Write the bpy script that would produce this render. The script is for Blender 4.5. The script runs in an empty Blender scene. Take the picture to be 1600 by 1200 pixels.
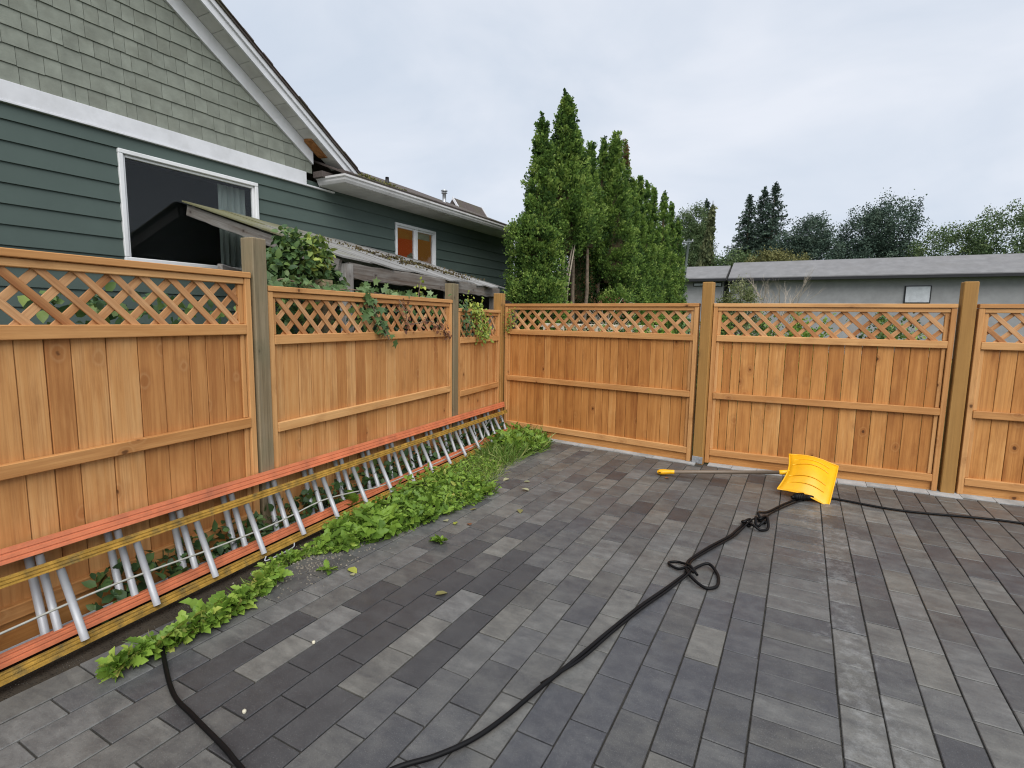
import bpy, math, random
import numpy as np
from mathutils import Matrix, Vector

random.seed(7)
RNG = np.random.default_rng(11)
PI = math.pi
R = math.radians
S = bpy.context.scene
COL = S.collection

# ------------------------------------------------------------------ camera
CAM_H = 1.5
cp, sp = math.cos(R(7.0)), math.sin(R(7.0))
cr, sr = math.cos(R(0.93)), math.sin(R(0.93))
cy, sy = math.cos(R(28.44)), math.sin(R(28.44))
_R0 = np.array([[1, 0, 0], [0, 0, -1], [0, 1, 0]], float)
_RP = np.array([[1, 0, 0], [0, cp, -sp], [0, sp, cp]])
_RR = np.array([[cr, -sr, 0], [sr, cr, 0], [0, 0, 1]])
_RY = np.array([[cy, sy, 0], [-sy, cy, 0], [0, 0, 1]])
CR = _RR @ _RP @ _R0 @ _RY            # world -> camera (x right, y down, z forward)
cam_d = bpy.data.cameras.new('camera')
cam_d.sensor_width = 36.0
cam_d.lens = 36.0 * 832.0 / 1600.0
cam_d.clip_start = 0.05
cam_d.clip_end = 2000.0
cam = bpy.data.objects.new('camera', cam_d)
COL.objects.link(cam)
M = Matrix.Identity(4)
for i in range(3):
    M[i][0] = CR[0][i]
    M[i][1] = -CR[1][i]
    M[i][2] = -CR[2][i]
M[2][3] = CAM_H
cam.matrix_world = M
S.camera = cam

# ------------------------------------------------------------------ sky, sun, exposure
SUN_EL, SUN_AZ = 48.0, 140.0           # azimuth clockwise from +Y: behind the viewer's right shoulder
W = bpy.data.worlds.new('World')
S.world = W
W.use_nodes = True
wn = W.node_tree
wn.nodes.clear()
w_out = wn.nodes.new('ShaderNodeOutputWorld')
w_bg = wn.nodes.new('ShaderNodeBackground')
w_bg.inputs['Strength'].default_value = 0.10
w_sky = wn.nodes.new('ShaderNodeTexSky')
w_sky.sky_type = 'NISHITA'
w_sky.sun_disc = False
w_sky.sun_elevation = R(SUN_EL)
w_sky.sun_rotation = R(SUN_AZ)
w_tc = wn.nodes.new('ShaderNodeTexCoord')
w_map = wn.nodes.new('ShaderNodeMapping')
w_map.inputs['Scale'].default_value = (1.0, 1.0, 2.2)
w_n = wn.nodes.new('ShaderNodeTexNoise')
w_n.inputs['Scale'].default_value = 2.3
w_n.inputs['Detail'].default_value = 5.0
w_n.inputs['Roughness'].default_value = 0.52
w_n.inputs['Distortion'].default_value = 0.35
w_r = wn.nodes.new('ShaderNodeValToRGB')
w_r.color_ramp.elements[0].position = 0.36
w_r.color_ramp.elements[0].color = (0.635, 0.705, 0.81, 1)
w_r.color_ramp.elements[1].position = 0.66
w_r.color_ramp.elements[1].color = (0.81, 0.845, 0.92, 1)
w_gain = wn.nodes.new('ShaderNodeVectorMath')
w_gain.operation = 'SCALE'
w_gain.inputs['Scale'].default_value = 4.6
w_mix = wn.nodes.new('ShaderNodeMix')
w_mix.data_type = 'RGBA'
w_mix.inputs[0].default_value = 0.96
L = wn.links.new
L(w_tc.outputs['Generated'], w_map.inputs['Vector'])
L(w_map.outputs['Vector'], w_n.inputs['Vector'])
L(w_n.outputs['Fac'], w_r.inputs['Fac'])
L(w_r.outputs['Color'], w_gain.inputs[0])
L(w_sky.outputs['Color'], w_mix.inputs[6])
L(w_gain.outputs['Vector'], w_mix.inputs[7])
L(w_mix.outputs[2], w_bg.inputs['Color'])
L(w_bg.outputs['Background'], w_out.inputs['Surface'])

sun_d = bpy.data.lights.new('sun', 'SUN')
sun_d.energy = 1.5
sun_d.angle = R(55.0)
sun_d.color = (1.0, 0.965, 0.92)
sun = bpy.data.objects.new('sun', sun_d)
COL.objects.link(sun)
_sd = Vector((math.sin(R(SUN_AZ)) * math.cos(R(SUN_EL)), math.cos(R(SUN_AZ)) * math.cos(R(SUN_EL)), math.sin(R(SUN_EL))))
sun.rotation_euler = _sd.to_track_quat('Z', 'Y').to_euler()
sun.location = (4, -6, 12)

vs = S.view_settings
vs.view_transform = 'Standard'
vs.look = 'None'
vs.exposure = 1.15
vs.gamma = 1.0
vs.use_curve_mapping = False
S.cycles.max_bounces = 6
S.cycles.diffuse_bounces = 3
S.cycles.glossy_bounces = 3
S.cycles.transmission_bounces = 4
S.cycles.use_denoising = True
S.cycles.filter_width = 1.15


# ================================================================== materials
class NT:
    """Small helper round a node tree."""
    def __init__(self, name):
        self.m = bpy.data.materials.new(name)
        self.m.use_nodes = True
        self.t = self.m.node_tree
        self.b = self.t.nodes['Principled BSDF']

    def n(self, typ, **kw):
        nd = self.t.nodes.new('ShaderNode' + typ)
        for k, v in kw.items():
            if k in ('operation', 'data_type', 'blend_type', 'feature', 'noise_dimensions', 'attribute_name', 'interpolation_type'):
                setattr(nd, k, v)
        return nd

    def put(self, sock, v):
        if isinstance(v, bpy.types.NodeSocket):
            self.t.links.new(v, sock)
        else:
            sock.default_value = v

    def math(self, op, a, b=0.0, c=None, clamp=False):
        nd = self.n('Math', operation=op)
        nd.use_clamp = clamp
        self.put(nd.inputs[0], a)
        self.put(nd.inputs[1], b)
        if c is not None:
            self.put(nd.inputs[2], c)
        return nd.outputs[0]

    def vmath(self, op, a, b):
        nd = self.n('VectorMath', operation=op)
        self.put(nd.inputs[0], a)
        if op == 'SCALE':
            self.put(nd.inputs['Scale'], b)
        else:
            self.put(nd.inputs[1], b)
        return nd.outputs[0]

    def noise(self, vec, scale, detail=3.0, rough=0.5, dist=0.0):
        nd = self.n('TexNoise')
        self.put(nd.inputs['Vector'], vec)
        nd.inputs['Scale'].default_value = scale
        nd.inputs['Detail'].default_value = detail
        nd.inputs['Roughness'].default_value = rough
        nd.inputs['Distortion'].default_value = dist
        return nd.outputs['Fac']

    def nvec(self, vec, scale):
        nd = self.n('TexNoise')
        self.put(nd.inputs['Vector'], vec)
        nd.inputs['Scale'].default_value = scale
        return nd.outputs['Color']

    def voro(self, vec, scale, feature='F1'):
        nd = self.n('TexVoronoi', feature=feature)
        self.put(nd.inputs['Vector'], vec)
        nd.inputs['Scale'].default_value = scale
        return nd.outputs['Distance']

    def ramp(self, fac, stops):
        nd = self.n('ValToRGB')
        e = nd.color_ramp.elements
        while len(e) < len(stops):
            e.new(0.5)
        for el, (p, c) in zip(e, stops):
            el.position = p
            el.color = (c, c, c, 1) if isinstance(c, (int, float)) else (c[0], c[1], c[2], 1)
        self.put(nd.inputs['Fac'], fac)
        return nd.outputs['Color']

    def mix(self, fac, a, b, blend='MIX'):
        nd = self.n('Mix', data_type='RGBA', blend_type=blend)
        self.put(nd.inputs[0], fac)
        for s, v in ((nd.inputs[6], a), (nd.inputs[7], b)):
            self.put(s, (v[0], v[1], v[2], 1) if isinstance(v, tuple) else v)
        return nd.outputs[2]

    def bump(self, h, strength=0.3, dist=0.01):
        nd = self.n('Bump')
        nd.inputs['Strength'].default_value = strength
        nd.inputs['Distance'].default_value = dist
        self.put(nd.inputs['Height'], h)
        self.t.links.new(nd.outputs['Normal'], self.b.inputs['Normal'])

    def fin(self, col, rough=0.6, spec=0.4, metal=0.0):
        if isinstance(col, tuple):
            col = (col[0], col[1], col[2], 1)
        self.put(self.b.inputs['Base Color'], col)
        self.put(self.b.inputs['Roughness'], rough)
        self.put(self.b.inputs['Specular IOR Level'], spec)
        self.b.inputs['Metallic'].default_value = metal
        return self.m

    def objvec(self, scale, jitter=True):
        tc = self.n('TexCoord').outputs['Object']
        if jitter:
            rnd = self.n('ObjectInfo').outputs['Random']
            off = self.n('CombineXYZ')
            for i, k in enumerate((37.0, 91.0, 53.0)):
                self.t.links.new(self.math('MULTIPLY', rnd, k), off.inputs[i])
            tc = self.vmath('ADD', tc, off.outputs[0])
        return self.vmath('MULTIPLY', tc, scale) if scale else tc

    def random(self):
        return self.n('ObjectInfo').outputs['Random']

    def pos(self):
        return self.n('NewGeometry').outputs['Position']


def wood(name, tones, dark, rough=0.62, knots=0.5, grain=0.45, stain=0.3, green=None):
    """Timber whose grain follows the piece's own length (local X); every piece takes its own tone."""
    k = NT(name)
    v = k.objvec(None)
    g1 = k.noise(k.vmath('MULTIPLY', v, (1.3, 58, 58)), 1.0, 5, 0.65, 0.9)
    g2 = k.noise(k.vmath('MULTIPLY', v, (0.8, 15, 15)), 1.0, 4, 0.6, 1.2)
    g3 = k.noise(k.vmath('MULTIPLY', v, (2.2, 6, 6)), 1.0, 4, 0.6, 0.5)
    t = k.math('ADD', k.math('MULTIPLY', k.random(), 0.52), k.math('MULTIPLY', k.math('SUBTRACT', g2, 0.5), 1.0))
    t = k.math('ADD', t, k.math('MULTIPLY', k.math('SUBTRACT', g3, 0.5), 0.7))
    n = len(tones)
    col = k.ramp(k.math('ADD', t, 0.20, clamp=True), [(i / (n - 1), c) for i, c in enumerate(tones)])
    gd = k.ramp(g1, [(0.30, 1.0), (0.55, 0.0)])
    col = k.mix(k.math('MULTIPLY', gd, grain), col, dark)
    st = k.ramp(k.noise(k.vmath('MULTIPLY', v, (1.4, 9, 9)), 1.0, 5, 0.62, 0.4), [(0.54, 0.0), (0.78, 1.0)])
    col = k.mix(k.math('MULTIPLY', st, stain), col, dark)
    if knots:
        kv = k.vmath('MULTIPLY', v, (0.8, 1.15, 1.15))
        kv = k.vmath('ADD', kv, k.vmath('SCALE', k.vmath('MULTIPLY', k.nvec(v, 26.0), (0.6, 1.0, 1.0)), 0.022))
        kn = k.voro(kv, 4.6)
        kk = k.ramp(kn, [(0.045, 1.0), (0.075, 0.0)])
        halo = k.ramp(kn, [(0.10, 1.0), (0.30, 0.0)])
        col = k.mix(k.math('MULTIPLY', k.math('MULTIPLY', halo, g1), knots * 0.9), col, dark)
        col = k.mix(k.math('MULTIPLY', kk, knots), col, tuple(c * 0.35 for c in dark))
        ring = k.ramp(kn, [(0.12, 0.0), (0.15, 0.3), (0.20, 0.0)])
        col = k.mix(k.math('MULTIPLY', ring, knots * 0.7), col, tones[-1])
    if green:
        gm = k.ramp(k.noise(v, 3.0, 4, 0.6), [(0.45, 0.0), (0.7, 0.7)])
        col = k.mix(gm, col, green)
    k.bump(g1, 0.3, 0.004)
    return k.fin(col, rough, 0.3)


CEDAR = wood('cedar_board', [(0.290, 0.105, 0.026), (0.420, 0.174, 0.044), (0.510, 0.227, 0.064), (0.580, 0.280, 0.088), (0.670, 0.367, 0.138)], (0.220, 0.070, 0.015), knots=0.9, grain=0.48, stain=0.62)
CEDAR_DRY = wood('dry_cedar_board', [(0.370, 0.150, 0.045), (0.470, 0.214, 0.069), (0.550, 0.273, 0.096), (0.610, 0.334, 0.133), (0.690, 0.423, 0.198)], (0.240, 0.083, 0.022), knots=0.9, grain=0.48, stain=0.62)
CEDAR_RAIL = wood('cedar_rail', [(0.430, 0.193, 0.060), (0.530, 0.263, 0.093), (0.610, 0.329, 0.129), (0.700, 0.414, 0.181)], (0.260, 0.099, 0.029), knots=0.85, grain=0.38, stain=0.45)
LATT = wood('cedar_lath', [(0.300, 0.122, 0.043), (0.460, 0.221, 0.086), (0.600, 0.338, 0.159), (0.720, 0.451, 0.241)], (0.200, 0.075, 0.028), knots=0.4, grain=0.45, stain=0.5)
GREYPOST = wood('weathered_post', [(0.17, 0.125, 0.070), (0.235, 0.18, 0.105), (0.30, 0.245, 0.16)], (0.075, 0.055, 0.032), knots=0.8, grain=0.6, stain=0.7, green=(0.165, 0.15, 0.088))
TANPOST = wood('treated_post', [(0.31, 0.16, 0.042), (0.365, 0.195, 0.056), (0.43, 0.245, 0.08)], (0.17, 0.088, 0.026), knots=0.9, grain=0.35, stain=0.45)
SHADEWOOD = wood('shade_dark_plank', [(0.022, 0.020, 0.018), (0.035, 0.031, 0.027), (0.05, 0.045, 0.04)], (0.012, 0.010, 0.009), knots=0.3, grain=0.5, stain=0.5)  # near-black tones paint the deep shade under the lean-to roof
GREYWOOD = wood('silvered_wood', [(0.11, 0.075, 0.052), (0.19, 0.17, 0.15), (0.27, 0.26, 0.245), (0.34, 0.33, 0.32)], (0.06, 0.038, 0.026), knots=0.8, grain=0.6, stain=0.95)


def plain(name, col, rough=0.5, spec=0.4, metal=0.0, var=0.12, scale=6.0, dirt=None, dirt_amt=0.5, bump=0.0):
    k = NT(name)
    v = k.objvec(None)
    n1 = k.noise(v, scale, 5, 0.6)
    c = k.mix(k.ramp(n1, [(0.3, 0.0), (0.7, 1.0)]), tuple(x * (1 - var) for x in col), tuple(min(1, x * (1 + var)) for x in col))
    if dirt:
        d = k.ramp(k.noise(v, scale * 0.6, 6, 0.65), [(0.48, 0.0), (0.72, 1.0)])
        c = k.mix(k.math('MULTIPLY', d, dirt_amt), c, dirt)
    if bump:
        k.bump(k.noise(v, scale * 14, 3, 0.6), bump, 0.004)
    return k.fin(c, rough, spec, metal)


WHITE = plain('white_vinyl', (0.74, 0.75, 0.76), 0.45, 0.4, var=0.04, dirt=(0.42, 0.42, 0.40), dirt_amt=0.3)
TRIM = plain('chalky_white_paint', (0.70, 0.71, 0.74), 0.6, 0.3, var=0.07, dirt=(0.42, 0.42, 0.42), dirt_amt=0.4, scale=3.5)
SOFFIT = plain('dirty_soffit_paint', (0.58, 0.575, 0.55), 0.65, 0.25, var=0.08, dirt=(0.24, 0.235, 0.22), dirt_amt=0.5, scale=3)
GUTTER = plain('gutter_enamel', (0.62, 0.61, 0.61), 0.4, 0.45, var=0.05, dirt=(0.30, 0.28, 0.27), dirt_amt=0.5, scale=4)
SIDING = plain('green_siding_paint', (0.074, 0.102, 0.091), 0.6, 0.25, var=0.08, scale=1.4, bump=0.12)
SHINGLE = plain('sage_shingle_stain', (0.225, 0.242, 0.205), 0.8, 0.2, var=0.2, scale=5, dirt=(0.15, 0.155, 0.125), dirt_amt=0.5, bump=0.4)
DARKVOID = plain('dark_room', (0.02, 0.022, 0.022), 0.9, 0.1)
SALMON = plain('salmon_fibreglass', (0.60, 0.185, 0.085), 0.5, 0.35, var=0.14, dirt=(0.32, 0.11, 0.06), dirt_amt=0.75, scale=9, bump=0.2)
MOSSY = plain('lichened_fibreglass', (0.36, 0.21, 0.04), 0.75, 0.15, var=0.35, dirt=(0.10, 0.085, 0.045), dirt_amt=1.0, scale=20, bump=0.6)
ALU = plain('dull_aluminium', (0.40, 0.41, 0.43), 0.45, 0.45, metal=0.2, var=0.10, dirt=(0.26, 0.26, 0.25), dirt_amt=0.5, scale=9)
GALV = plain('galvanised_steel', (0.42, 0.44, 0.46), 0.4, 0.5, metal=0.5, var=0.2, scale=30)
RUBBER = plain('black_rubber', (0.0035, 0.0035, 0.004), 0.5, 0.18, var=0.3)
YELLOW = plain('yellow_plastic', (0.84, 0.42, 0.008), 0.38, 0.45, var=0.06, dirt=(0.45, 0.24, 0.02), dirt_amt=0.25, scale=9)
SHAFT = plain('grey_shaft', (0.17, 0.13, 0.095), 0.45, 0.4, var=0.1)
CONCRETE = plain('pale_concrete', (0.36, 0.365, 0.36), 0.8, 0.3, var=0.18, scale=7, dirt=(0.17, 0.17, 0.15), dirt_amt=0.6, bump=0.4)
BARK = plain('grey_brown_bark', (0.20, 0.155, 0.115), 0.9, 0.1, var=0.35, scale=14, bump=0.8)
PALEBARK = plain('pale_dead_stem', (0.42, 0.36, 0.29), 0.9, 0.1, var=0.25, scale=18, bump=0.6)
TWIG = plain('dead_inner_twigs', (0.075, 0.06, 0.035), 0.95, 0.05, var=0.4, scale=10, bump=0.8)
POLE = plain('pole_wood', (0.22, 0.25, 0.24), 0.85, 0.1, var=0.1)
ROPE = plain('grey_rope', (0.36, 0.36, 0.32), 0.9, 0.1, var=0.15, scale=60)
MOSS = plain('dry_moss', (0.13, 0.105, 0.045), 0.95, 0.05, var=0.4, scale=40, bump=0.8)
STUCCO = plain('grey_stucco', (0.30, 0.30, 0.30), 0.85, 0.2, var=0.10, scale=3, bump=0.3)
FARROOF = plain('grey_roof_shingle', (0.20, 0.198, 0.20), 0.85, 0.2, var=0.14, scale=2.5, dirt=(0.18, 0.175, 0.17), dirt_amt=0.5)
BLACKTRIM = plain('black_gutter', (0.02, 0.02, 0.022), 0.5, 0.3)
CREAM = plain('cream_paint', (0.52, 0.46, 0.37), 0.6, 0.3)
NEST = plain('rotten_wood', (0.30, 0.135, 0.05), 0.9, 0.1, var=0.35, scale=22, bump=0.9)


def roof_mat():
    k = NT('brown_roof_shingle')
    p = k.pos()
    n1 = k.noise(p, 26, 4, 0.7)
    n2 = k.noise(p, 1.6, 4, 0.6)
    c = k.mix(n1, (0.055, 0.045, 0.042), (0.15, 0.125, 0.115))
    c = k.mix(k.ramp(n2, [(0.5, 0.0), (0.72, 0.7)]), c, (0.10, 0.105, 0.055))
    k.bump(n1, 0.6, 0.01)
    return k.fin(c, 0.9, 0.15)


ROOF = roof_mat()


def shed_roof_mat():
    k = NT('silvered_roof_boards')
    v = k.objvec(None)
    g = k.noise(k.vmath('MULTIPLY', v, (2.0, 45, 45)), 1.0, 4, 0.6, 0.4)
    b = k.noise(k.vmath('MULTIPLY', v, (0.8, 4, 4)), 1.0, 4, 0.6)
    c = k.ramp(b, [(0.3, (0.17, 0.165, 0.155)), (0.7, (0.31, 0.305, 0.295))])
    c = k.mix(k.math('MULTIPLY', k.ramp(g, [(0.32, 1.0), (0.5, 0.0)]), 0.55), c, (0.10, 0.095, 0.088))
    p = k.pos()
    xyz = k.n('SeparateXYZ')
    k.put(xyz.inputs[0], p)
    # algae grows on the near, upper boards where the rain runs from
    mask = k.math('ADD', k.math('MULTIPLY', k.math('SUBTRACT', 5.2, xyz.outputs[1]), 0.32), k.math('MULTIPLY', k.math('SUBTRACT', -4.5, xyz.outputs[0]), 0.33))
    mask = k.math('ADD', mask, k.math('MULTIPLY', k.math('SUBTRACT', k.noise(p, 3.2, 5, 0.65), 0.5), 1.9))
    mask = k.ramp(mask, [(0.25, 0.0), (0.75, 0.9)])
    c = k.mix(mask, c, k.mix(k.noise(p, 30, 3, 0.6), (0.115, 0.11, 0.05), (0.21, 0.205, 0.105)))
    k.bump(g, 0.5, 0.006)
    return k.fin(c, 0.8, 0.25)


SHEDROOF = shed_roof_mat()


def paver_mat():
    k = NT('damp_concrete_paver')
    tone = k.n('Attribute', attribute_name='tone').outputs['Fac']
    seed = k.n('Attribute', attribute_name='seed').outputs['Fac']
    p = k.pos()
    off = k.n('CombineXYZ')
    k.t.links.new(k.math('MULTIPLY', seed, 43.0), off.inputs[0])
    k.t.links.new(k.math('MULTIPLY', seed, 71.0), off.inputs[1])
    k.t.links.new(k.math('MULTIPLY', seed, 17.0), off.inputs[2])
    q = k.vmath('ADD', p, off.outputs[0])
    streak = k.noise(k.vmath('MULTIPLY', q, (4.0, 12.0, 1.0)), 1.0, 6, 0.68, 0.6)
    cloud = k.noise(q, 9.0, 8, 0.72)
    fine = k.noise(p, 260.0, 2, 0.6)
    wetn = k.noise(p, 1.1, 4, 0.6)
    # dark pavers are plain charcoal, paler ones show streaks of two tones
    amp = k.math('MULTIPLY', tone, 1.35)
    s = k.math('ADD', k.math('MULTIPLY', k.math('SUBTRACT', streak, 0.5), amp), k.math('MULTIPLY', k.math('SUBTRACT', cloud, 0.5), 0.78))
    t = k.math('ADD', tone, s, clamp=True)
    c = k.ramp(t, [(0.0, (0.036, 0.036, 0.039)), (0.28, (0.060, 0.060, 0.062)), (0.55, (0.108, 0.107, 0.101)), (0.80, (0.165, 0.163, 0.151)), (1.0, (0.24, 0.237, 0.222))])
    hue = k.n('Attribute', attribute_name='hue').outputs['Fac']
    c = k.mix(k.math('MAXIMUM', hue, 0.0), c, k.mix(1.0, c, (1.03, 0.985, 0.90), 'MULTIPLY'))
    c = k.mix(k.math('MAXIMUM', k.math('MULTIPLY', hue, -1.0), 0.0), c, k.mix(1.0, c, (0.96, 0.985, 1.07), 'MULTIPLY'))
    grit = k.noise(p, 110.0, 3, 0.7)
    c = k.mix(k.math('MULTIPLY', k.ramp(grit, [(0.28, 1.0), (0.46, 0.0)]), 0.35), c, (0.02, 0.02, 0.021))
    c = k.mix(k.math('MULTIPLY', k.ramp(fine, [(0.60, 0.0), (0.72, 1.0)]), 0.3), c, (0.33, 0.33, 0.32))
    xyz = k.n('SeparateXYZ')
    k.put(xyz.inputs[0], p)
    # lime bloom in broken patches about the border course
    bl = k.ramp(k.math('ADD', xyz.outputs[0], k.math('MULTIPLY', k.math('SUBTRACT', k.noise(p, 1.7, 3, 0.6), 0.5), 0.9)), [(0.02, 0.0), (0.22, 1.0), (0.34, 1.0), (0.75, 0.15)])
    bloom = k.ramp(k.math('MULTIPLY', bl, k.noise(p, 15.0, 8, 0.75)), [(0.46, 0.0), (0.72, 0.38)])
    c = k.mix(bloom, c, (0.40, 0.41, 0.41))
    dirt = k.ramp(k.noise(p, 3.4, 6, 0.68), [(0.56, 0.0), (0.75, 0.45)])
    c = k.mix(dirt, c, (0.072, 0.068, 0.058))
    k.bump(k.math('ADD', k.math('MULTIPLY', fine, 0.6), k.math('MULTIPLY', cloud, 0.8)), 0.22, 0.003)
    ro = k.ramp(wetn, [(0.34, 0.36), (0.66, 0.62)])
    ro = k.math('ADD', ro, k.math('MULTIPLY', k.math('SUBTRACT', cloud, 0.5), 0.5), clamp=True)
    return k.fin(c, ro, 0.36)


PAVER = paver_mat()


def soil_mat(name, a, b, peb, gs=90):
    k = NT(name)
    p = k.pos()
    n1 = k.noise(p, 9, 6, 0.7)
    c = k.mix(n1, a, b)
    pb = k.ramp(k.voro(p, gs), [(0.12, 1.0), (0.34, 0.0)])
    pm = k.ramp(k.noise(p, 14, 4, 0.6), [(0.48, 0.0), (0.66, 0.9)])
    c = k.mix(k.math('MULTIPLY', pb, pm), c, peb)
    k.bump(k.math('ADD', n1, pb), 0.9, 0.012)
    return k.fin(c, 0.9, 0.2)


SOIL = soil_mat('dark_soil', (0.020, 0.016, 0.012), (0.060, 0.048, 0.034), (0.24, 0.22, 0.19))
SAND = soil_mat('joint_sand', (0.030, 0.028, 0.024), (0.080, 0.075, 0.065), (0.34, 0.31, 0.26), 190)


def lawn_mat():
    k = NT('distant_lawn')
    p = k.pos()
    c = k.mix(k.noise(p, 2.0, 6, 0.65), (0.035, 0.055, 0.018), (0.075, 0.10, 0.035))
    c = k.mix(k.ramp(k.noise(p, 0.3, 4, 0.6), [(0.5, 0.0), (0.7, 0.6)]), c, (0.07, 0.055, 0.035))
    return k.fin(c, 0.95, 0.1)


LAWN = lawn_mat()


def leaf_mat(name, stops, rough=0.5, trans=0.25, spec=0.35):
    k = NT(name)
    tone = k.n('Attribute', attribute_name='tone').outputs['Fac']
    c = k.ramp(tone, stops)
    m = k.fin(c, rough, spec)
    if trans:
        tr = k.n('BsdfTranslucent')
        k.put(tr.inputs['Color'], c)
        mx = k.n('MixShader')
        mx.inputs[0].default_value = trans
        k.t.links.new(k.b.outputs[0], mx.inputs[1])
        k.t.links.new(tr.outputs[0], mx.inputs[2])
        k.t.links.new(mx.outputs[0], k.t.nodes['Material Output'].inputs['Surface'])
    return m


WEED = leaf_mat('weed_leaf', [(0.0, (0.085, 0.165, 0.024)), (0.4, (0.16, 0.28, 0.038)), (0.75, (0.25, 0.39, 0.058)), (0.93, (0.36, 0.47, 0.09)), (1.0, (0.50, 0.47, 0.13))], 0.5, 0.35)
GRASS = leaf_mat('grass_blade', [(0.0, (0.065, 0.13, 0.022)), (0.5, (0.14, 0.245, 0.042)), (0.85, (0.25, 0.32, 0.085)), (1.0, (0.40, 0.36, 0.17))])
IVY = leaf_mat('climber_leaf', [(0.0, (0.025, 0.058, 0.02)), (0.4, (0.065, 0.125, 0.042)), (0.7, (0.15, 0.23, 0.06)), (1.0, (0.36, 0.42, 0.09))], 0.45)
IVYGREY = leaf_mat('broad_vine_leaf', [(0.0, (0.05, 0.10, 0.03)), (0.5, (0.11, 0.19, 0.065)), (0.9, (0.20, 0.28, 0.12)), (1.0, (0.26, 0.085, 0.04))], 0.45)
HOP = leaf_mat('yellow_green_leaf', [(0.0, (0.08, 0.14, 0.02)), (0.5, (0.21, 0.29, 0.04)), (1.0, (0.42, 0.44, 0.08))], 0.5)
CEDARLEAF = leaf_mat('cedar_spray', [(0.0, (0.026, 0.06, 0.016)), (0.35, (0.094, 0.175, 0.037)), (0.75, (0.20, 0.31, 0.06)), (0.97, (0.29, 0.39, 0.095)), (1.0, (0.19, 0.11, 0.055))], 0.65, 0.28, 0.2)
FIRLEAF = leaf_mat('fir_needles', [(0.0, (0.034, 0.060, 0.045)), (0.6, (0.072, 0.110, 0.080)), (1.0, (0.12, 0.16, 0.112))], 0.7, 0.1, 0.15)
BROAD = leaf_mat('broadleaf_tree', [(0.0, (0.05, 0.085, 0.036)), (0.6, (0.098, 0.148, 0.060)), (1.0, (0.16, 0.205, 0.085))], 0.65, 0.15, 0.2)
OLIVE = leaf_mat('olive_shrub', [(0.0, (0.085, 0.092, 0.034)), (0.6, (0.155, 0.158, 0.058)), (1.0, (0.24, 0.22, 0.085))], 0.65, 0.2, 0.2)
VARIEG = leaf_mat('pale_shrub_leaf', [(0.0, (0.055, 0.085, 0.022)), (0.5, (0.16, 0.19, 0.07)), (1.0, (0.40, 0.39, 0.24))], 0.6, 0.2, 0.25)
RUSTLEAF = leaf_mat('rust_leaf', [(0.0, (0.10, 0.045, 0.028)), (1.0, (0.24, 0.11, 0.06))], 0.7, 0.2, 0.2)


def glass_mat():
    k = NT('window_glass')
    k.b.inputs['Base Color'].default_value = (0.9, 0.95, 0.95, 1)
    k.b.inputs['Roughness'].default_value = 0.03
    k.b.inputs['Transmission Weight'].default_value = 1.0
    k.b.inputs['IOR'].default_value = 1.30
    return k.m


GLASS = glass_mat()


def lit(name, col, e):
    k = NT(name)
    k.fin(col, 0.8, 0.2)
    k.b.inputs['Emission Color'].default_value = (col[0], col[1], col[2], 1)
    k.b.inputs['Emission Strength'].default_value = e
    return k.m


# ================================================================== mesh helpers
def mesh(name, verts, faces, mat, smooth=False):
    me = bpy.data.meshes.new(name)
    me.from_pydata([tuple(v) for v in verts], [], faces)
    if mat:
        me.materials.append(mat)
    if smooth:
        me.polygons.foreach_set('use_smooth', [True] * len(me.polygons))
    me.update()
    return me


def put(name, me, parent=None, loc=(0, 0, 0), rot=(0, 0, 0)):
    o = bpy.data.objects.new(name, me)
    COL.objects.link(o)
    o.location = loc
    o.rotation_euler = rot
    if parent is not None:
        o.parent = parent
    return o


def tag(o, label=None, cat=None, group=None, kind=None):
    if label:
        o['label'] = label
    if cat:
        o['category'] = cat
    if group:
        o['group'] = group
    if kind:
        o['kind'] = kind
    return o


def thing(name, label, cat, loc=(0, 0, 0), rz=0.0, group=None):
    o = put(name, None, None, loc, (0, 0, rz))
    o.empty_display_size = 0.1
    return tag(o, label, cat, group)


def cbox_data(lx, ly, lz, c=0.003):
    """A box with chamfered edges, centred on the origin."""
    hx, hy, hz = lx / 2, ly / 2, lz / 2
    c = min(c, hx * 0.45, hy * 0.45, hz * 0.45)
    V, idx = [], {}
    for sx in (-1, 1):
        for sy_ in (-1, 1):
            for sz in (-1, 1):
                for a in range(3):
                    v = [sx * (hx - c), sy_ * (hy - c), sz * (hz - c)]
                    v[a] = (sx, sy_, sz)[a] * (hx, hy, hz)[a]
                    idx[(sx, sy_, sz, a)] = len(V)
                    V.append(v)
    F = []
    for a in range(3):
        b, d = (a + 1) % 3, (a + 2) % 3
        for s in (-1, 1):
            q = []
            for sb, sd in ((-1, -1), (1, -1), (1, 1), (-1, 1)):
                k = [0, 0, 0]
                k[a], k[b], k[d] = s, sb, sd
                q.append(idx[(k[0], k[1], k[2], a)])
            F.append(q if s > 0 else q[::-1])
        for sb in (-1, 1):
            for sd in (-1, 1):
                k0, k1 = [0, 0, 0], [0, 0, 0]
                k0[a], k0[b], k0[d] = -1, sb, sd
                k1[a], k1[b], k1[d] = 1, sb, sd
                q = [idx[(*k0, b)], idx[(*k1, b)], idx[(*k1, d)], idx[(*k0, d)]]
                F.append(q if sb * sd > 0 else q[::-1])
    for sx in (-1, 1):
        for sy_ in (-1, 1):
            for sz in (-1, 1):
                q = [idx[(sx, sy_, sz, a)] for a in range(3)]
                F.append(q if sx * sy_ * sz > 0 else q[::-1])
    return V, F


def cbox(lx, ly, lz, mat, c=0.003, name='box'):
    V, F = cbox_data(lx, ly, lz, c)
    return mesh(name, V, F, mat)


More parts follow.
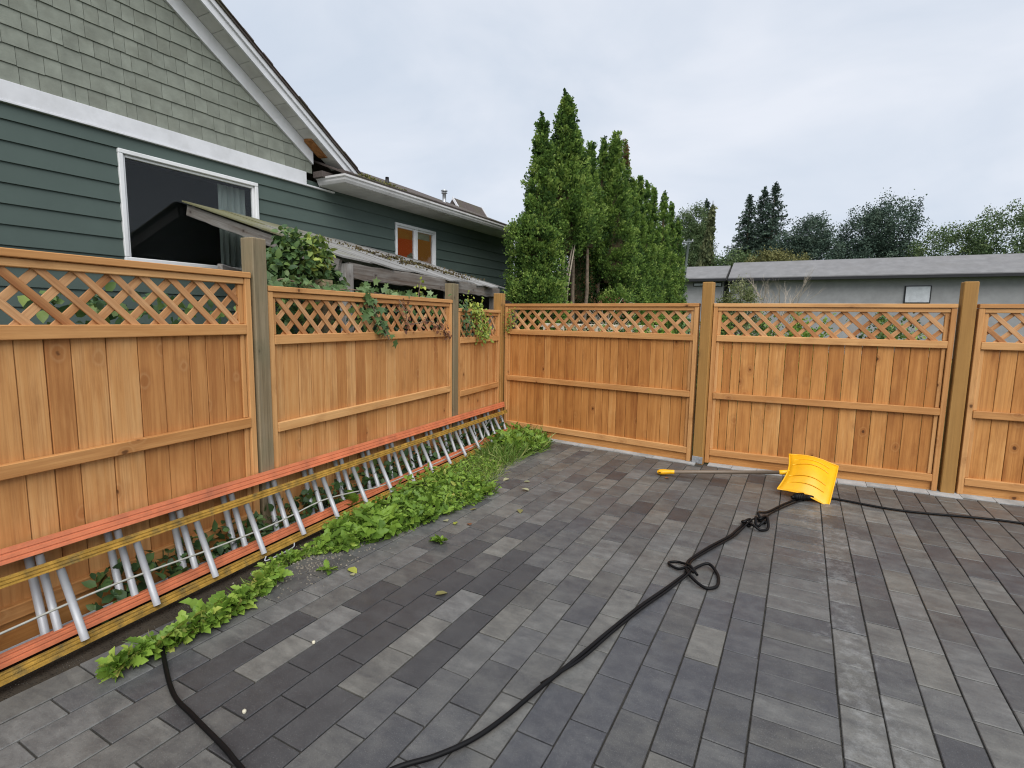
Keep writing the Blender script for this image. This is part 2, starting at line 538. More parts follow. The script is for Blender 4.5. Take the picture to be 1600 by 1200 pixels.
def wbox(name, root, x0, x1, y0, y1, z0, z1, mat, c=0.003):
    """World-placed box as a part of an unrotated root (or of a part at the root's origin)."""
    base = Vector((0, 0, 0))
    p = root
    while p is not None:
        base += p.location
        p = p.parent
    me = cbox(x1 - x0, y1 - y0, z1 - z0, mat, c, name)
    return put(name, me, root, Vector(((x0 + x1) / 2, (y0 + y1) / 2, (z0 + z1) / 2)) - base)


def wmesh(name, root, verts, faces, mat, smooth=False):
    base = Vector((0, 0, 0))
    p = root
    while p is not None:
        base += p.location
        p = p.parent
    o = put(name, mesh(name, [Vector(v) - base for v in verts], faces, mat, smooth), root)
    return o


def slab(poly, d):
    """Polygon (3-D list) pushed by vector d: closed solid."""
    n = len(poly)
    V = [Vector(p) for p in poly] + [Vector(p) + Vector(d) for p in poly]
    F = [list(range(n))[::-1], list(range(n, 2 * n))] + [[i, (i + 1) % n, n + (i + 1) % n, n + i] for i in range(n)]
    return V, F


def extrude_x(profile, x0, x1):
    """Closed (y,z) profile swept along X."""
    n = len(profile)
    V = [(x0, y, z) for y, z in profile] + [(x1, y, z) for y, z in profile]
    F = [list(range(n))[::-1], list(range(n, 2 * n))] + [[i, (i + 1) % n, n + (i + 1) % n, n + i] for i in range(n)]
    return V, F


def spline(pts, per=8):
    """Catmull-Rom through the points."""
    P = [np.array(p, float) for p in pts]
    P = [2 * P[0] - P[1]] + P + [2 * P[-1] - P[-2]]
    out = []
    for i in range(1, len(P) - 2):
        for k in range(per):
            t = k / per
            out.append(0.5 * (2 * P[i] + (P[i + 1] - P[i - 1]) * t + (2 * P[i - 1] - 5 * P[i] + 4 * P[i + 1] - P[i + 2]) * t * t + (3 * P[i] - P[i - 1] - 3 * P[i + 1] + P[i + 2]) * t ** 3))
    out.append(P[-2])
    return out


def tube_data(pts, rad, seg=8, close=True):
    pts = [np.array(p, float) for p in pts]
    n = len(pts)
    rad = [rad] * n if isinstance(rad, (int, float)) else rad
    V, F = [], []
    up = np.array([0, 0, 1.0])
    for i, p in enumerate(pts):
        t = pts[min(i + 1, n - 1)] - pts[max(i - 1, 0)]
        t = t / (np.linalg.norm(t) + 1e-9)
        a = np.cross(t, up)
        if np.linalg.norm(a) < 0.1:
            a = np.cross(t, np.array([1.0, 0, 0]))
        a /= np.linalg.norm(a)
        b = np.cross(a, t)
        for k in range(seg):
            w = 2 * PI * k / seg
            V.append(p + rad[i] * (math.cos(w) * a + math.sin(w) * b))
    for i in range(n - 1):
        for k in range(seg):
            F.append([i * seg + k, i * seg + (k + 1) % seg, (i + 1) * seg + (k + 1) % seg, (i + 1) * seg + k])
    if close:
        F.append(list(range(seg)))
        F.append([(n - 1) * seg + k for k in range(seg)][::-1])
    return V, F


def merge(parts):
    V, F = [], []
    for v, f in parts:
        o = len(V)
        V += list(v)
        F += [[i + o for i in q] for q in f]
    return V, F


# ---- leaves: many small faces with a tone each
T_LEAF = (np.array([(0, 0, 0), (-.30, .28, .07), (.30, .28, .07), (-.25, .64, .05), (.25, .64, .05), (0, 1, -.10), (0, .3, 0), (0, .65, -.02)]),
          np.array([(0, 6, 1), (0, 2, 6), (1, 6, 7), (1, 7, 3), (6, 2, 4), (6, 4, 7), (3, 7, 5), (7, 4, 5)]))
T_LOBED = (np.array([(0, 0, 0), (-.42, .02, .05), (-.30, .30, .05), (-.52, .52, .0), (-.20, .60, .04), (0, 1, -.08), (.20, .60, .04), (.52, .52, .0), (.30, .30, .05), (.42, .02, .05), (0, .42, -.03)]),
           np.array([(10, 0, 9), (10, 1, 0), (10, 2, 1), (10, 3, 2), (10, 4, 3), (10, 5, 4), (10, 6, 5), (10, 7, 6), (10, 8, 7), (10, 9, 8)]))
T_SPRAY = (np.array([(0, 0, 0), (-.09, .42, .03), (0, 1.0, 0), (.09, .42, .03), (-.50, .62, .05), (-.22, .30, -.02), (.50, .62, -.05), (.22, .30, .02), (-.30, .90, -.08), (.30, .90, .08)]),
           np.array([(0, 3, 1), (1, 3, 2), (0, 5, 4), (0, 6, 7), (1, 2, 8), (3, 9, 2)]))
T_BLADE = (np.array([(-.035, 0, 0), (.035, 0, 0), (-.028, .4, .03), (.028, .4, .03), (-.018, .75, -.05), (.018, .75, -.05), (0, 1, -.22)]),
           np.array([(0, 1, 3), (0, 3, 2), (2, 3, 5), (2, 5, 4), (4, 5, 6)]))
T_CARD = (np.array([(0, 0, 0), (-.38, .5, .06), (0, 1, 0), (.38, .5, -.06)]), np.array([(0, 3, 1), (1, 3, 2)]))


_half = [(.10, .06), (.22, .18), (.15, .24), (.29, .40), (.19, .46), (.27, .62), (.16, .68), (.17, .82)]
_tv = [(0, 0, 0)] + [(-a, b, .05) for a, b in _half] + [(0, 1, -.12)] + [(a, b, .05) for a, b in _half[::-1]] + [(0, .35, -.02), (0, .7, -.03)]
_n = len(_half)
_tf = []
for _i in range(2 * _n + 2):
    _j = (_i + 1) % (2 * _n + 2)
    _mid = (_tv[_i][1] + _tv[_j][1]) / 2
    _tf.append((2 * _n + 2 + (1 if _mid > .52 else 0), _j, _i))
_tf += [(2 * _n + 2, 2 * _n + 3, 5), (2 * _n + 2, 2 * _n + 2 - 5, 2 * _n + 3)]
T_TOOTH = (np.array(_tv), np.array(_tf))


def unit(a):
    return a / (np.linalg.norm(a, axis=-1, keepdims=True) + 1e-9)


def leaf_mesh(name, P, D, size, tone, mat, template, up=None, spread=0.6):
    """Leaves at P pointing along D; up = the way each leaf's face turns (with some scatter)."""
    P, D = np.asarray(P, float), unit(np.asarray(D, float))
    n = len(P)
    T, F = template
    if up is None:
        up = RNG.normal(size=(n, 3))
    else:
        up = np.asarray(up, float) + RNG.normal(size=(n, 3)) * spread
    Wd = unit(np.cross(D, up))
    Nn = np.cross(Wd, D)
    s = np.asarray(size, float)[:, None, None]
    V = P[:, None, :] + s * (T[None, :, 0:1] * Wd[:, None, :] + T[None, :, 1:2] * D[:, None, :] + T[None, :, 2:3] * Nn[:, None, :])
    k = len(T)
    FF = (F[None] + (np.arange(n) * k)[:, None, None]).reshape(-1)
    me = bpy.data.meshes.new(name)
    me.vertices.add(n * k)
    me.vertices.foreach_set('co', V.reshape(-1).astype(np.float32))
    nt = n * len(F)
    me.loops.add(nt * 3)
    me.loops.foreach_set('vertex_index', FF.astype(np.int32))
    me.polygons.add(nt)
    me.polygons.foreach_set('loop_start', np.arange(0, nt * 3, 3, dtype=np.int32))
    at = me.attributes.new('tone', 'FLOAT', 'POINT')
    at.data.foreach_set('value', np.repeat(np.clip(tone, 0, 1), k).astype(np.float32))
    me.materials.append(mat)
    me.update(calc_edges=True)
    return me


# ================================================================== the setting: ground, patio
g = mesh('ground', [(-400, -60, -0.03), (400, -60, -0.03), (400, 900, -0.03), (-400, 900, -0.03)], [(0, 1, 2, 3)], LAWN)
tag(put('ground', g), 'rough lawn and earth stretching off beyond the fences', 'ground', kind='structure')
so = mesh('soil_bed', [(-4.6, -3, -0.026), (-2.3, -3, -0.026), (-2.0, 6.2, -0.026), (-4.6, 6.7, -0.026)], [(0, 1, 2, 3)], SOIL)
tag(put('soil_bed', so), 'strip of dark soil and gravel under the ladders', 'soil', kind='structure')

PW, PL = 0.1502, 0.303
X0 = -0.0691                              # edge between the field and the border course
DARK = {(8, -2), (13, -2), (12, -1), (11, -1), (11, -2), (10, -2), (10, -1), (10, -3), (9, -3), (11, -3), (10, -4), (9, -4), (8, -1), (13, -3), (12, -4), (10, 0), (8, 0), (3, 1), (3, 0), (3, -1), (4, -2), (2, -1), (1, 0), (2, 0), (4, -3), (3, -2), (1, 2), (0, 2), (0, 1), (3, 2), (11, 1), (11, 2), (9, 1), (9, 2), (8, 1), (4, 6), (6, 6), (3, 10), (1, 11), (9, 9), (11, 0)}
LIGHT = {(12, -2), (12, -3), (9, 0), (1, 1), (12, 4), (10, 2), (9, -1)}


def fence_y(x):
    return (5.863 - 0.11 * (x + 0.932) if x < -0.87 else 5.909 + 0.049 * (x + 0.834)) - 0.14


CELLS = []                                # (cx, cy, lx, ly, tone)
prng = random.Random(3)
for kk in range(-19, 17):
    if kk in (-1, -2):
        continue
    xa = X0 - (kk + 1) * PW if kk >= 0 else X0 - (kk + 1) * PW + 0.0
    ph = 2.195 if kk % 2 == 0 else 2.0435
    for j in range(-9, 14):
        ya, yb = ph + j * PL, ph + (j + 1) * PL
        lim = fence_y(xa + PW / 2)
        if ya > lim - 0.04:
            continue
        yb = min(yb, lim)
        far = max(0.0, (ya - 3.0) / 3.0)
        hu = prng.uniform(-0.65, 0.35) + 0.45 * min(1, far)
        if (kk, j) in DARK:
            tn = prng.uniform(0.10, 0.20)
            hu = 0.1
            if 0 <= kk <= 5 and j < 3:
                tn, hu = prng.uniform(0.30, 0.38), -1.0
        elif (kk, j) in LIGHT:
            tn = prng.uniform(0.60, 0.68)
        else:
            tn = prng.choice([prng.uniform(0.40, 0.58), prng.uniform(0.50, 0.68), prng.uniform(0.30, 0.46)])
            if kk < 0:
                tn = prng.uniform(0.25, 0.65)
        CELLS.append((xa + PW / 2, (ya + yb) / 2, PW - 0.0062, yb - ya - 0.0062, tn, hu))
yb0 = -0.6
while yb0 < fence_y(0.08) - 0.05:
    y1 = min(yb0 + PW, fence_y(0.08))
    CELLS.append((X0 + PW, (yb0 + y1) / 2, 2 * PW - 0.0062, y1 - yb0 - 0.0062, prng.uniform(0.3, 0.65), prng.uniform(-0.6, 0.3)))
    yb0 += PW


def paver_mesh(lx, ly, tone, seed, hue, name='paver'):
    me = cbox(lx, ly, 0.06, PAVER, 0.0028, name)
    for an, val in (('tone', tone), ('seed', seed), ('hue', hue)):
        at = me.attributes.new(an, 'FLOAT', 'POINT')
        at.data.foreach_set('value', [val] * len(me.vertices))
    return me


def view_size(c):
    q = CR @ (np.array([c[0], c[1], -CAM_H]))
    if q[2] < 0.3:
        return 0
    px, py = 800 + 832 * q[0] / q[2], 600 + 832 * q[1] / q[2]
    if not (-40 < px < 1640 and py < 1240):
        return 0
    inside = 1.0 if 330 < px < 1270 else 0.75
    return inside * c[2] * c[3] * CAM_H / q[2] ** 3


bed = mesh('patio', [(-2.47, -0.6, -0.009), (2.8, -0.6, -0.009), (2.8, 6.05, -0.009), (-0.86, 5.88, -0.009), (-2.47, 5.98, -0.009)], [(0, 1, 2, 3, 4)], SAND)
PATIO = tag(put('patio', bed), 'patio of grey and charcoal concrete pavers in running bond', 'patio', kind='structure')
CELLS.sort(key=view_size, reverse=True)
shared = {}
rest = []
for i, (cx, cyy, lx, ly, tn, hu) in enumerate(CELLS):
    zz = -0.03 + prng.uniform(-0.0012, 0.0012)
    if i < 300:
        key = (round(lx, 3), round(ly, 3), int(tn * 16), round(hu * 2), i % 4)
        if key not in shared:
            shared[key] = paver_mesh(lx, ly, tn, prng.random(), hu)
        put('paver', shared[key], PATIO, (cx + prng.uniform(-.001, .001), cyy, zz), (prng.uniform(-.002, .002), prng.uniform(-.003, .003), prng.uniform(-.004, .004)))
    else:
        rest.append((cx, cyy, zz, lx, ly, tn, prng.random(), hu))
RV, RF, RT, RS, RH = [], [], [], [], []
for cx, cyy, zz, lx, ly, tn, sd, hu in rest:
    v, f = cbox_data(lx, ly, 0.06, 0.0035)
    o = len(RV)
    RV += [(a + cx, b + cyy, c + zz) for a, b, c in v]
    RF += [[q + o for q in ff] for ff in f]
    RT += [tn] * len(v)
    RS += [sd] * len(v)
    RH += [hu] * len(v)
me = mesh('far_pavers', RV, RF, PAVER)
for an, vals in (('tone', RT), ('seed', RS), ('hue', RH)):
    me.attributes.new(an, 'FLOAT', 'POINT').data.foreach_set('value', vals)
tag(put('far_pavers', me, PATIO), kind='stuff')

# pale edging along the foot of the back fence
ed = thing('concrete_edging', 'pale concrete edging along the foot of the back fence', 'edging', (-1.8, 5.9, 0))
ed['kind'] = 'structure'
bd = Vector((0.994, -0.110, 0))
for i in range(5):
    a = -3.2 + i * 0.46
    b = a + 0.455
    ya, yb = 5.863 - 0.11 * (a + 0.932), 5.863 - 0.11 * (b + 0.932)
    V, F = slab([(a, ya - 0.13, 0.004), (b, yb - 0.13, 0.004), (b, yb + 0.03, 0.004), (a, ya + 0.03, 0.004)], (0, 0, -0.05))
    wmesh('edging_stone', ed, V, F, CONCRETE)
gstone = thing('threshold_edging', 'row of pale flat edging stones below the gate', 'edging', (0, 5.85, 0))
gstone['kind'] = 'structure'
for i in range(13):
    a = -0.78 + i * 0.235
    b = a + 0.231
    dpt = 0.145 + 0.02 * ((i * 7) % 3)
    ya, yb = 5.909 + 0.049 * (a + 0.834), 5.909 + 0.049 * (b + 0.834)
    V, F = slab([(a, ya - dpt, 0.006), (b, yb - dpt, 0.006), (b, yb + 0.03, 0.006), (a, ya + 0.03, 0.006)], (0, 0, -0.05))
    wmesh('edging_stone', gstone, V, F, CONCRETE)


# ================================================================== fences
FC = Vector((-3.494, 6.146, 0))           # corner
AZL = R(5.17)                             # left fence heading: rotation of local X (+X along the fence, front = -Y)
RZ_LEFT = PI / 2 + AZL
RZ_BACK = -R(6.3)
RZ_GATE = R(2.8)
frng = random.Random(21)


def bar(parent, name, x0, x1, y0, y1, z0, z1, mat, axis='x', c=0.0035):
    """Timber piece in the panel's frame; its mesh always runs along local X."""
    cx, cyy, cz = (x0 + x1) / 2, (y0 + y1) / 2, (z0 + z1) / 2
    if axis == 'x':
        return put(name, cbox(x1 - x0, y1 - y0, z1 - z0, mat, c, name), parent, (cx, cyy, cz))
    return put(name, cbox(z1 - z0, y1 - y0, x1 - x0, mat, c, name), parent, (cx, cyy, cz), (0, -PI / 2, 0))


def fence_panel(name, label, cat, loc, rz, w, dz=0.0, edges=None, nominal=0.14, group=None, cap_ext=0.0, bmat=CEDAR):
    """Lattice-topped cedar panel: stiles, cap, rails, boards, laths. Local x 0..w, front at -Y."""
    t = thing(name, label, cat, loc, rz, group)
    TOP = 1.69 + dz
    z_lr1, z_lr0 = 1.365 + dz, 1.30 + dz
    z_m1, z_m0 = 0.765 + dz, 0.70 + dz
    z_b1, z_b0 = 0.157 + dz * 0.6, 0.09 + dz * 0.6
    sw = 0.042
    bar(t, 'cap_rail', -cap_ext, w + cap_ext, -0.045, 0.045, TOP - 0.036, TOP, CEDAR_RAIL)
    bar(t, 'top_rail', sw, w - sw, -0.028, 0.028, TOP - 0.076, TOP - 0.038, CEDAR_RAIL)
    for xs in (0, w - sw):
        bar(t, 'stile', xs, xs + sw, -0.038, 0.038, 0.005, TOP - 0.038, CEDAR_RAIL, 'z')
    for xs in (sw + 0.001, w - 2 * sw + 0.006):
        bar(t, 'trim_strip', xs, xs + sw - 0.007, -0.017, 0.012, z_lr1 + 0.001, TOP - 0.078, CEDAR_RAIL, 'z')
        bar(t, 'trim_strip', xs, xs + sw - 0.012, -0.022, -0.009, z_m1 + 0.001, z_lr0 - 0.001, CEDAR_RAIL, 'z')
        bar(t, 'trim_strip', xs, xs + sw - 0.012, -0.022, -0.009, z_b1 + 0.001, z_m0 - 0.001, CEDAR_RAIL, 'z')
    bar(t, 'lattice_rail', sw + .001, w - sw - .001, -0.040, 0.030, z_lr0, z_lr1, CEDAR_RAIL)
    bar(t, 'middle_rail', sw + .001, w - sw - .001, -0.044, -0.010, z_m0, z_m1, CEDAR_RAIL)
    bar(t, 'bottom_rail', sw + .001, w - sw - .001, -0.040, 0.030, z_b0, z_b1, CEDAR_RAIL)
    bar(t, 'kick_board', sw + .001, w - sw - .001, -0.012, 0.012, -0.015, z_b0 - 0.002, CEDAR)
    if edges is None:
        edges = [sw]
        while edges[-1] < w - sw - 0.02:
            edges.append(edges[-1] + frng.uniform(nominal * 0.72, nominal * 1.18))
        edges[-1] = w - sw
        if edges[-1] - edges[-2] < 0.05:
            edges.pop(-2)
    for a, b in zip(edges[:-1], edges[1:]):
        yo = frng.uniform(-0.0022, 0.0022)
        bar(t, 'board', a + 0.0019, b - 0.0019, -0.008 + yo, 0.009 + yo, z_b1 - 0.05, z_lr0 + 0.03, bmat, 'z', 0.003)
    # laths
    za, zb = z_lr1 - 0.028, TOP - 0.078 + 0.026
    xl, xr = sw * 0.5, w - sw * 0.5
    hgt = zb - za
    stp = 0.152
    for layer, sgn in ((0, -1), (1, 1)):
        y0, y1 = ((-0.014, -0.005), (-0.003, 0.006))[layer]
        s = xl - hgt + 0.05 + layer * 0.05
        while s < xr:
            # centre line rises with slope sgn from (s, za or zb)
            xa, xb = max(s, xl), min(s + hgt, xr)
            if xb - xa > 0.03:
                if sgn > 0:
                    z_a, z_b = za + (xa - s), za + (xb - s)
                else:
                    z_a, z_b = zb - (xa - s), zb - (xb - s)
                ln = math.hypot(xb - xa, z_b - z_a)
                m = cbox(ln, y1 - y0, 0.037 + frng.uniform(-.002, .002), LATT, 0.0018, 'lath')
                put('lath', m, t, ((xa + xb) / 2, (y0 + y1) / 2, (z_a + z_b) / 2), (0, -math.atan2(z_b - z_a, xb - xa) + frng.uniform(-.012, .012), 0))
            s += stp
    return t


def fence_at(u):
    return (FC.x + u * -math.sin(AZL), FC.y + u * math.cos(AZL), 0)


def left_edges(us, u0):
    return [x - u0 for x in us]


us = [-3.77, -3.678, -3.539, -3.415, -3.284, -3.144, -3.03, -2.918, -2.796, -2.65, -2.514, -2.37, -2.207, -2.09, -1.979, -1.815, -1.70, -1.629, -1.53, -1.424]
GRP_F = 'lattice-topped cedar fence panels'
fence_panel('lattice_fence', 'long cedar panel behind the ladders, dark vine leaves hanging through its lattice', 'fence', fence_at(-3.813), RZ_LEFT, 2.432, 0.0, left_edges(us[:-1] + [-1.381 - 0.042], -3.813), bmat=CEDAR_DRY, group=GRP_F)
fence_panel('lattice_fence', 'higher-set cedar panel on the near side of the tall weathered post', 'fence', fence_at(-6.36), RZ_LEFT, 2.415, 0.073, bmat=CEDAR_DRY, group=GRP_F)
fence_panel('lattice_fence', 'short low cedar panel between two posts with yellow-green climber on it', 'fence', fence_at(-1.238), RZ_LEFT, 1.10, -0.085, bmat=CEDAR_DRY, group=GRP_F)
be = [0.042 + 0.02, 0.14 + 0.03, 0.252 + 0.03, 0.371 + 0.03, 0.489 + 0.03, 0.623 + 0.03, 0.74, 0.858, 0.949, 1.091, 1.187, 1.289, 1.373, 1.464, 1.546, 1.642, 1.76, 1.898, 2.025, 2.171, 2.277, 2.396, 2.478]
bs = Vector((FC.x, FC.y, 0)) + bd * 0.075
fence_panel('lattice_fence', 'long cedar panel of the back fence below the tall hedge of cedars', 'fence', bs, RZ_BACK, 2.47, 0.0, [0.042] + [e - 0.06 for e in be[1:-1]] + [2.428], group=GRP_F)
ge = [0.042, 0.118, 0.20, 0.285, 0.42, 0.545, 0.69, 0.815, 0.93, 1.06, 1.19, 1.33, 1.45, 1.58, 1.70, 1.84, 1.958]
fence_panel('gate', 'cedar gate panel with lattice top beside the tall tan post and shovel', 'gate', (-0.828, 5.909, 0), RZ_GATE, 2.0, 0.0, ge)
fence_panel('lattice_fence', 'cedar panel of the back fence at the far right beyond the gate', 'fence', (1.315, 6.014, 0), RZ_GATE, 2.4, 0.0, group=GRP_F)


def post(label, u=None, loc=None, rz=0.0, h=1.9, s=0.1, mat=GREYPOST, tilt=0.0):
    t = put('fence_post', cbox(h, s, s, mat, 0.006, 'fence_post'), None, (loc[0], loc[1], h / 2 - 0.02), (0, -PI / 2 + tilt, rz))
    return tag(t, label, 'fence post', 'square fence posts')


def left_post(u, v, h, label, mat, s=0.1):
    # v = how far the yard-side face stands out of the fence line
    p = fence_at(u)
    n = Vector((math.cos(AZL), math.sin(AZL), 0))
    q = Vector(p) + n * (v - s / 2)
    return post(label, loc=q, rz=RZ_LEFT, h=h, s=s, mat=mat)


left_post(-3.876, 0.05, 2.005, 'tall weathered grey-green post in the left fence beside the climbing shrub', GREYPOST, 0.108)
left_post(-6.43, 0.05, 2.02, 'weathered grey post at the near end of the left fence', GREYPOST, 0.108)
left_post(-1.307, 0.045, 1.885, 'slim grey post where the long left panel meets the short panel', GREYPOST, 0.112)
left_post(-0.07, 0.05, 1.84, 'tan corner post where the left and back fences meet', TANPOST, 0.118)
bp = Vector((-0.885, 5.862, 0))
pk = post('tallest tan post beside the gate with a metal foot', loc=(-0.885, 5.868), rz=RZ_BACK, h=1.925, s=0.104, mat=TANPOST)
# galvanised foot of that post, as its part (parent frame: post's own axes)
mb = mesh('metal_foot', *merge([cbox_data(0.075, 0.006, 0.108, 0.002)]), GALV)
put('metal_foot', mb, pk, (-0.96 + 0.055, -0.0555, 0))
for dx, dz in ((0.012, 0.025), (0.012, -0.025), (-0.02, 0.0)):
    bm_v, bm_f = tube_data([(0, 0, 0), (0, -0.006, 0)], 0.006, 8)
    put('bolt', mesh('bolt', bm_v, bm_f, GALV), pk, (-0.96 + 0.055 + dx, -0.0585, dz))
post('tan post at the right end of the gate', loc=(1.243, 6.01), rz=RZ_GATE, h=1.9, s=0.104, mat=TANPOST)

# ================================================================== ladders against the left fence
LADROOT = dict(loc=(FC.x, FC.y, 0), rz=RZ_LEFT)


def channel(depth, fl, th):
    """Rail section, web outside (top), flanges turned down; y = depth, z = along the rung."""
    d = depth / 2
    g = 0.0035
    a, b = -0.30 * fl, -0.68 * fl
    right = [(d, 0), (d, a), (d - g, a - .002), (d - g, a - .007), (d, a - .009), (d, b), (d - g, b - .002), (d - g, b - .007), (d, b - .009), (d, -fl)]
    left = [(-x, z) for x, z in right[::-1]]
    return right + [(d - th, -fl), (d - th, -th), (-d + th, -th), (-d + th, -fl)] + left


def ladder_part(root, name, x0, x1, a, b, prof, mat, flip, sag=0.0):
    """Rail along local X in a leaning plane: a = (y,z) of the rail, b = (y,z) of the opposite rail."""
    ax = Vector((0, a[0] - b[0], a[1] - b[1])).normalized()      # away from the other rail
    nx = Vector((1, 0, 0)).cross(ax)
    V = []
    n = len(prof)
    ns = 7
    for i in range(ns):
        f = i / (ns - 1)
        x = x0 + (x1 - x0) * f
        for (p, q) in prof:
            w = Vector((x, a[0], a[1] + sag * f)) + nx * p + ax * q
            V.append(w)
    F = [list(range(n))[::-1], [(ns - 1) * n + k for k in range(n)]]
    for i in range(ns - 1):
        F += [[i * n + k, i * n + (k + 1) % n, (i + 1) * n + (k + 1) % n, (i + 1) * n + k] for k in range(n)]
    return put(name, mesh(name, V, F, mat), root)


def rungs(root, xs, a, b, rad, mat, sag, x_end, x_start):
    for x in xs:
        f = (x - x_start) / (x_end - x_start)
        p0 = (x + frng.uniform(-.004, .004), a[0], a[1] + sag * f)
        p1 = (x + frng.uniform(-.004, .004), b[0], b[1])
        V, F = tube_data([p0, ((p0[0] + p1[0]) / 2, (p0[1] + p1[1]) / 2, (p0[2] + p1[2]) / 2), p1], rad, 10)
        put('rung', mesh('rung', V, F, mat, True), root)


lad = thing('extension_ladder', 'long salmon fibreglass ladder section lying on edge, nearest the fence boards', 'ladder', LADROOT['loc'], LADROOT['rz'])
Ya, Yb = (-0.070, 0.507), (-0.205, 0.035)
ladder_part(lad, 'rail', -6.75, -0.10, Ya, Yb, channel(0.040, 0.066, 0.005), SALMON, 1, -0.100)
ladder_part(lad, 'rail', -6.75, -0.04, Yb, Ya, channel(0.040, 0.052, 0.005), SALMON, 1, 0.0)
rungs(lad, [-4.195 + .328 * k for k in range(-7, 13)], (Ya[0] - 0.012, Ya[1] - 0.072), (Yb[0] + 0.01, Yb[1] + 0.03), 0.0165, ALU, -0.100, -0.10, -6.75)
rp = spline([(-6.6, -0.235, 0.17), (-5.6, -0.235, 0.19), (-5.0, -0.235, 0.205), (-4.45, -0.245, 0.18), (-4.0, -0.235, 0.165), (-3.6, -0.235, 0.185), (-3.3, -0.24, 0.155), (-2.9, -0.245, 0.10), (-2.2, -0.245, 0.085), (-1.6, -0.25, 0.08), (-1.0, -0.22, 0.09), (-0.75, -0.15, 0.22), (-0.45, -0.12, 0.28)], 8)
V, F = tube_data(rp, 0.0052, 6)
put('rope', mesh('rope', V, F, ROPE, True), lad)

fly = thing('weathered_ladder', 'lichen-stained yellow ladder section lying on edge in front of the salmon rails', 'ladder', LADROOT['loc'], LADROOT['rz'])
Yc, Yd = (-0.165, 0.419), (-0.295, 0.012)
ladder_part(fly, 'rail', -6.8, -0.20, Yc, Yd, channel(0.030, 0.042, 0.005), MOSSY, 1, -0.094)
ladder_part(fly, 'rail', -6.8, -0.42, Yd, Yc, channel(0.030, 0.046, 0.005), MOSSY, 1, 0.0)
rungs(fly, [-4.165 + .3262 * k for k in range(-7, 12)], (Yc[0] - 0.008, Yc[1] - 0.046), (Yd[0] - 0.016, Yd[1] + 0.03), 0.0165, ALU, -0.094, -0.20, -6.8)
clip = spline([(-4.17, -0.33, 0.03), (-4.19, -0.345, 0.012), (-4.12, -0.352, 0.012), (-3.98, -0.350, 0.012), (-3.95, -0.335, 0.03)], 4)
V, F = tube_data(clip, 0.004, 6)
put('hook', mesh('hook', V, F, ALU, True), fly)

al = thing('aluminium_ladder', 'dull grey metal ladder half hidden behind the salmon ladder', 'ladder', LADROOT['loc'], LADROOT['rz'])
Ye, Yf = (-0.030, 0.455), (-0.12, 0.028)
ladder_part(al, 'rail', -6.6, -0.25, Ye, Yf, channel(0.03, 0.03, 0.004), ALU, 1, -0.06)
ladder_part(al, 'rail', -6.6, -0.25, Yf, Ye, channel(0.05, 0.024, 0.004), ALU, 1, 0.0)
rungs(al, [-4.215 + .328 * k for k in range(-7, 12)], (Ye[0], Ye[1] - 0.01), (Yf[0], Yf[1] + 0.01), 0.0175, ALU, -0.06, -0.25, -6.6)


# ================================================================== neighbour's green house
HO = Vector((-6.5, 6.0, 0))
house = thing('green_house', 'dark green lapped house with white trim, grey gutter and shingled gable', 'house', HO)
WX = -6.5
WIN = [(3.15, 4.80, 2.05, 3.218), (7.52, 8.70, 2.42, 3.165)]
YB, YE = -2.4, 11.9


def siding(y0, y1, z0, z1, full0, full1):
    def off(z):
        return 0.024 - 0.018 * (z - full0) / (full1 - full0)
    poly = [(WX, y0, z0), (WX + off(z0), y0, z0), (WX + off(z1), y0, z1), (WX, y0, z1)]
    V, F = slab(poly, (0, y1 - y0, 0))
    wmesh('siding_board', house, V, [f[::-1] for f in F], SIDING)


zc = 3.22
courses = [(3.22, 3.362)]
while zc > 0.3:
    courses.append((zc - 0.187, zc))
    zc -= 0.187
for z0, z1 in courses:
    spans = [(YB, YE)]
    for (wa, wb, wz0, wz1) in WIN:
        if z1 <= wz0 or z0 >= wz1:
            continue
        ns = []
        for a, b in spans:
            if b <= wa or a >= wb:
                ns.append((a, b))
                continue
            if a < wa:
                ns.append((a, wa))
            if b > wb:
                ns.append((wb, b))
        if z1 > wz1:
            siding(wa, wb, wz1, z1, z0, z1)
        if z0 < wz0:
            siding(wa, wb, z0, wz0, z0, z1)
        spans = ns
    for a, b in spans:
        siding(a, b, z0, z1, z0, z1)
wbox('foundation', house, -6.62, -6.505, YB, YE, 0, 0.4, CONCRETE)
wbox('end_wall', house, -10.4, -6.52, YE - 0.12, YE - 0.01, 0, 3.4, SIDING)
# upper wall behind the soffit
wbox('wall', house, -6.60, -6.502, 5.62, YE - 0.02, 3.365, 3.46, SIDING)
# belly band
wbox('belly_band', house, WX, WX + 0.035, YB, 5.60, 3.385, 3.556, TRIM)
wbox('belly_band', house, WX, WX + 0.045, YB, 6.12, 3.362, 3.384, TRIM)


def zr(y):                                # rake: top of roof on the right slope
    return 4.983 - 0.629 * (y - 4.26)


PK = 1.9                                  # gable peak
RXO = -6.22                               # face of the rake
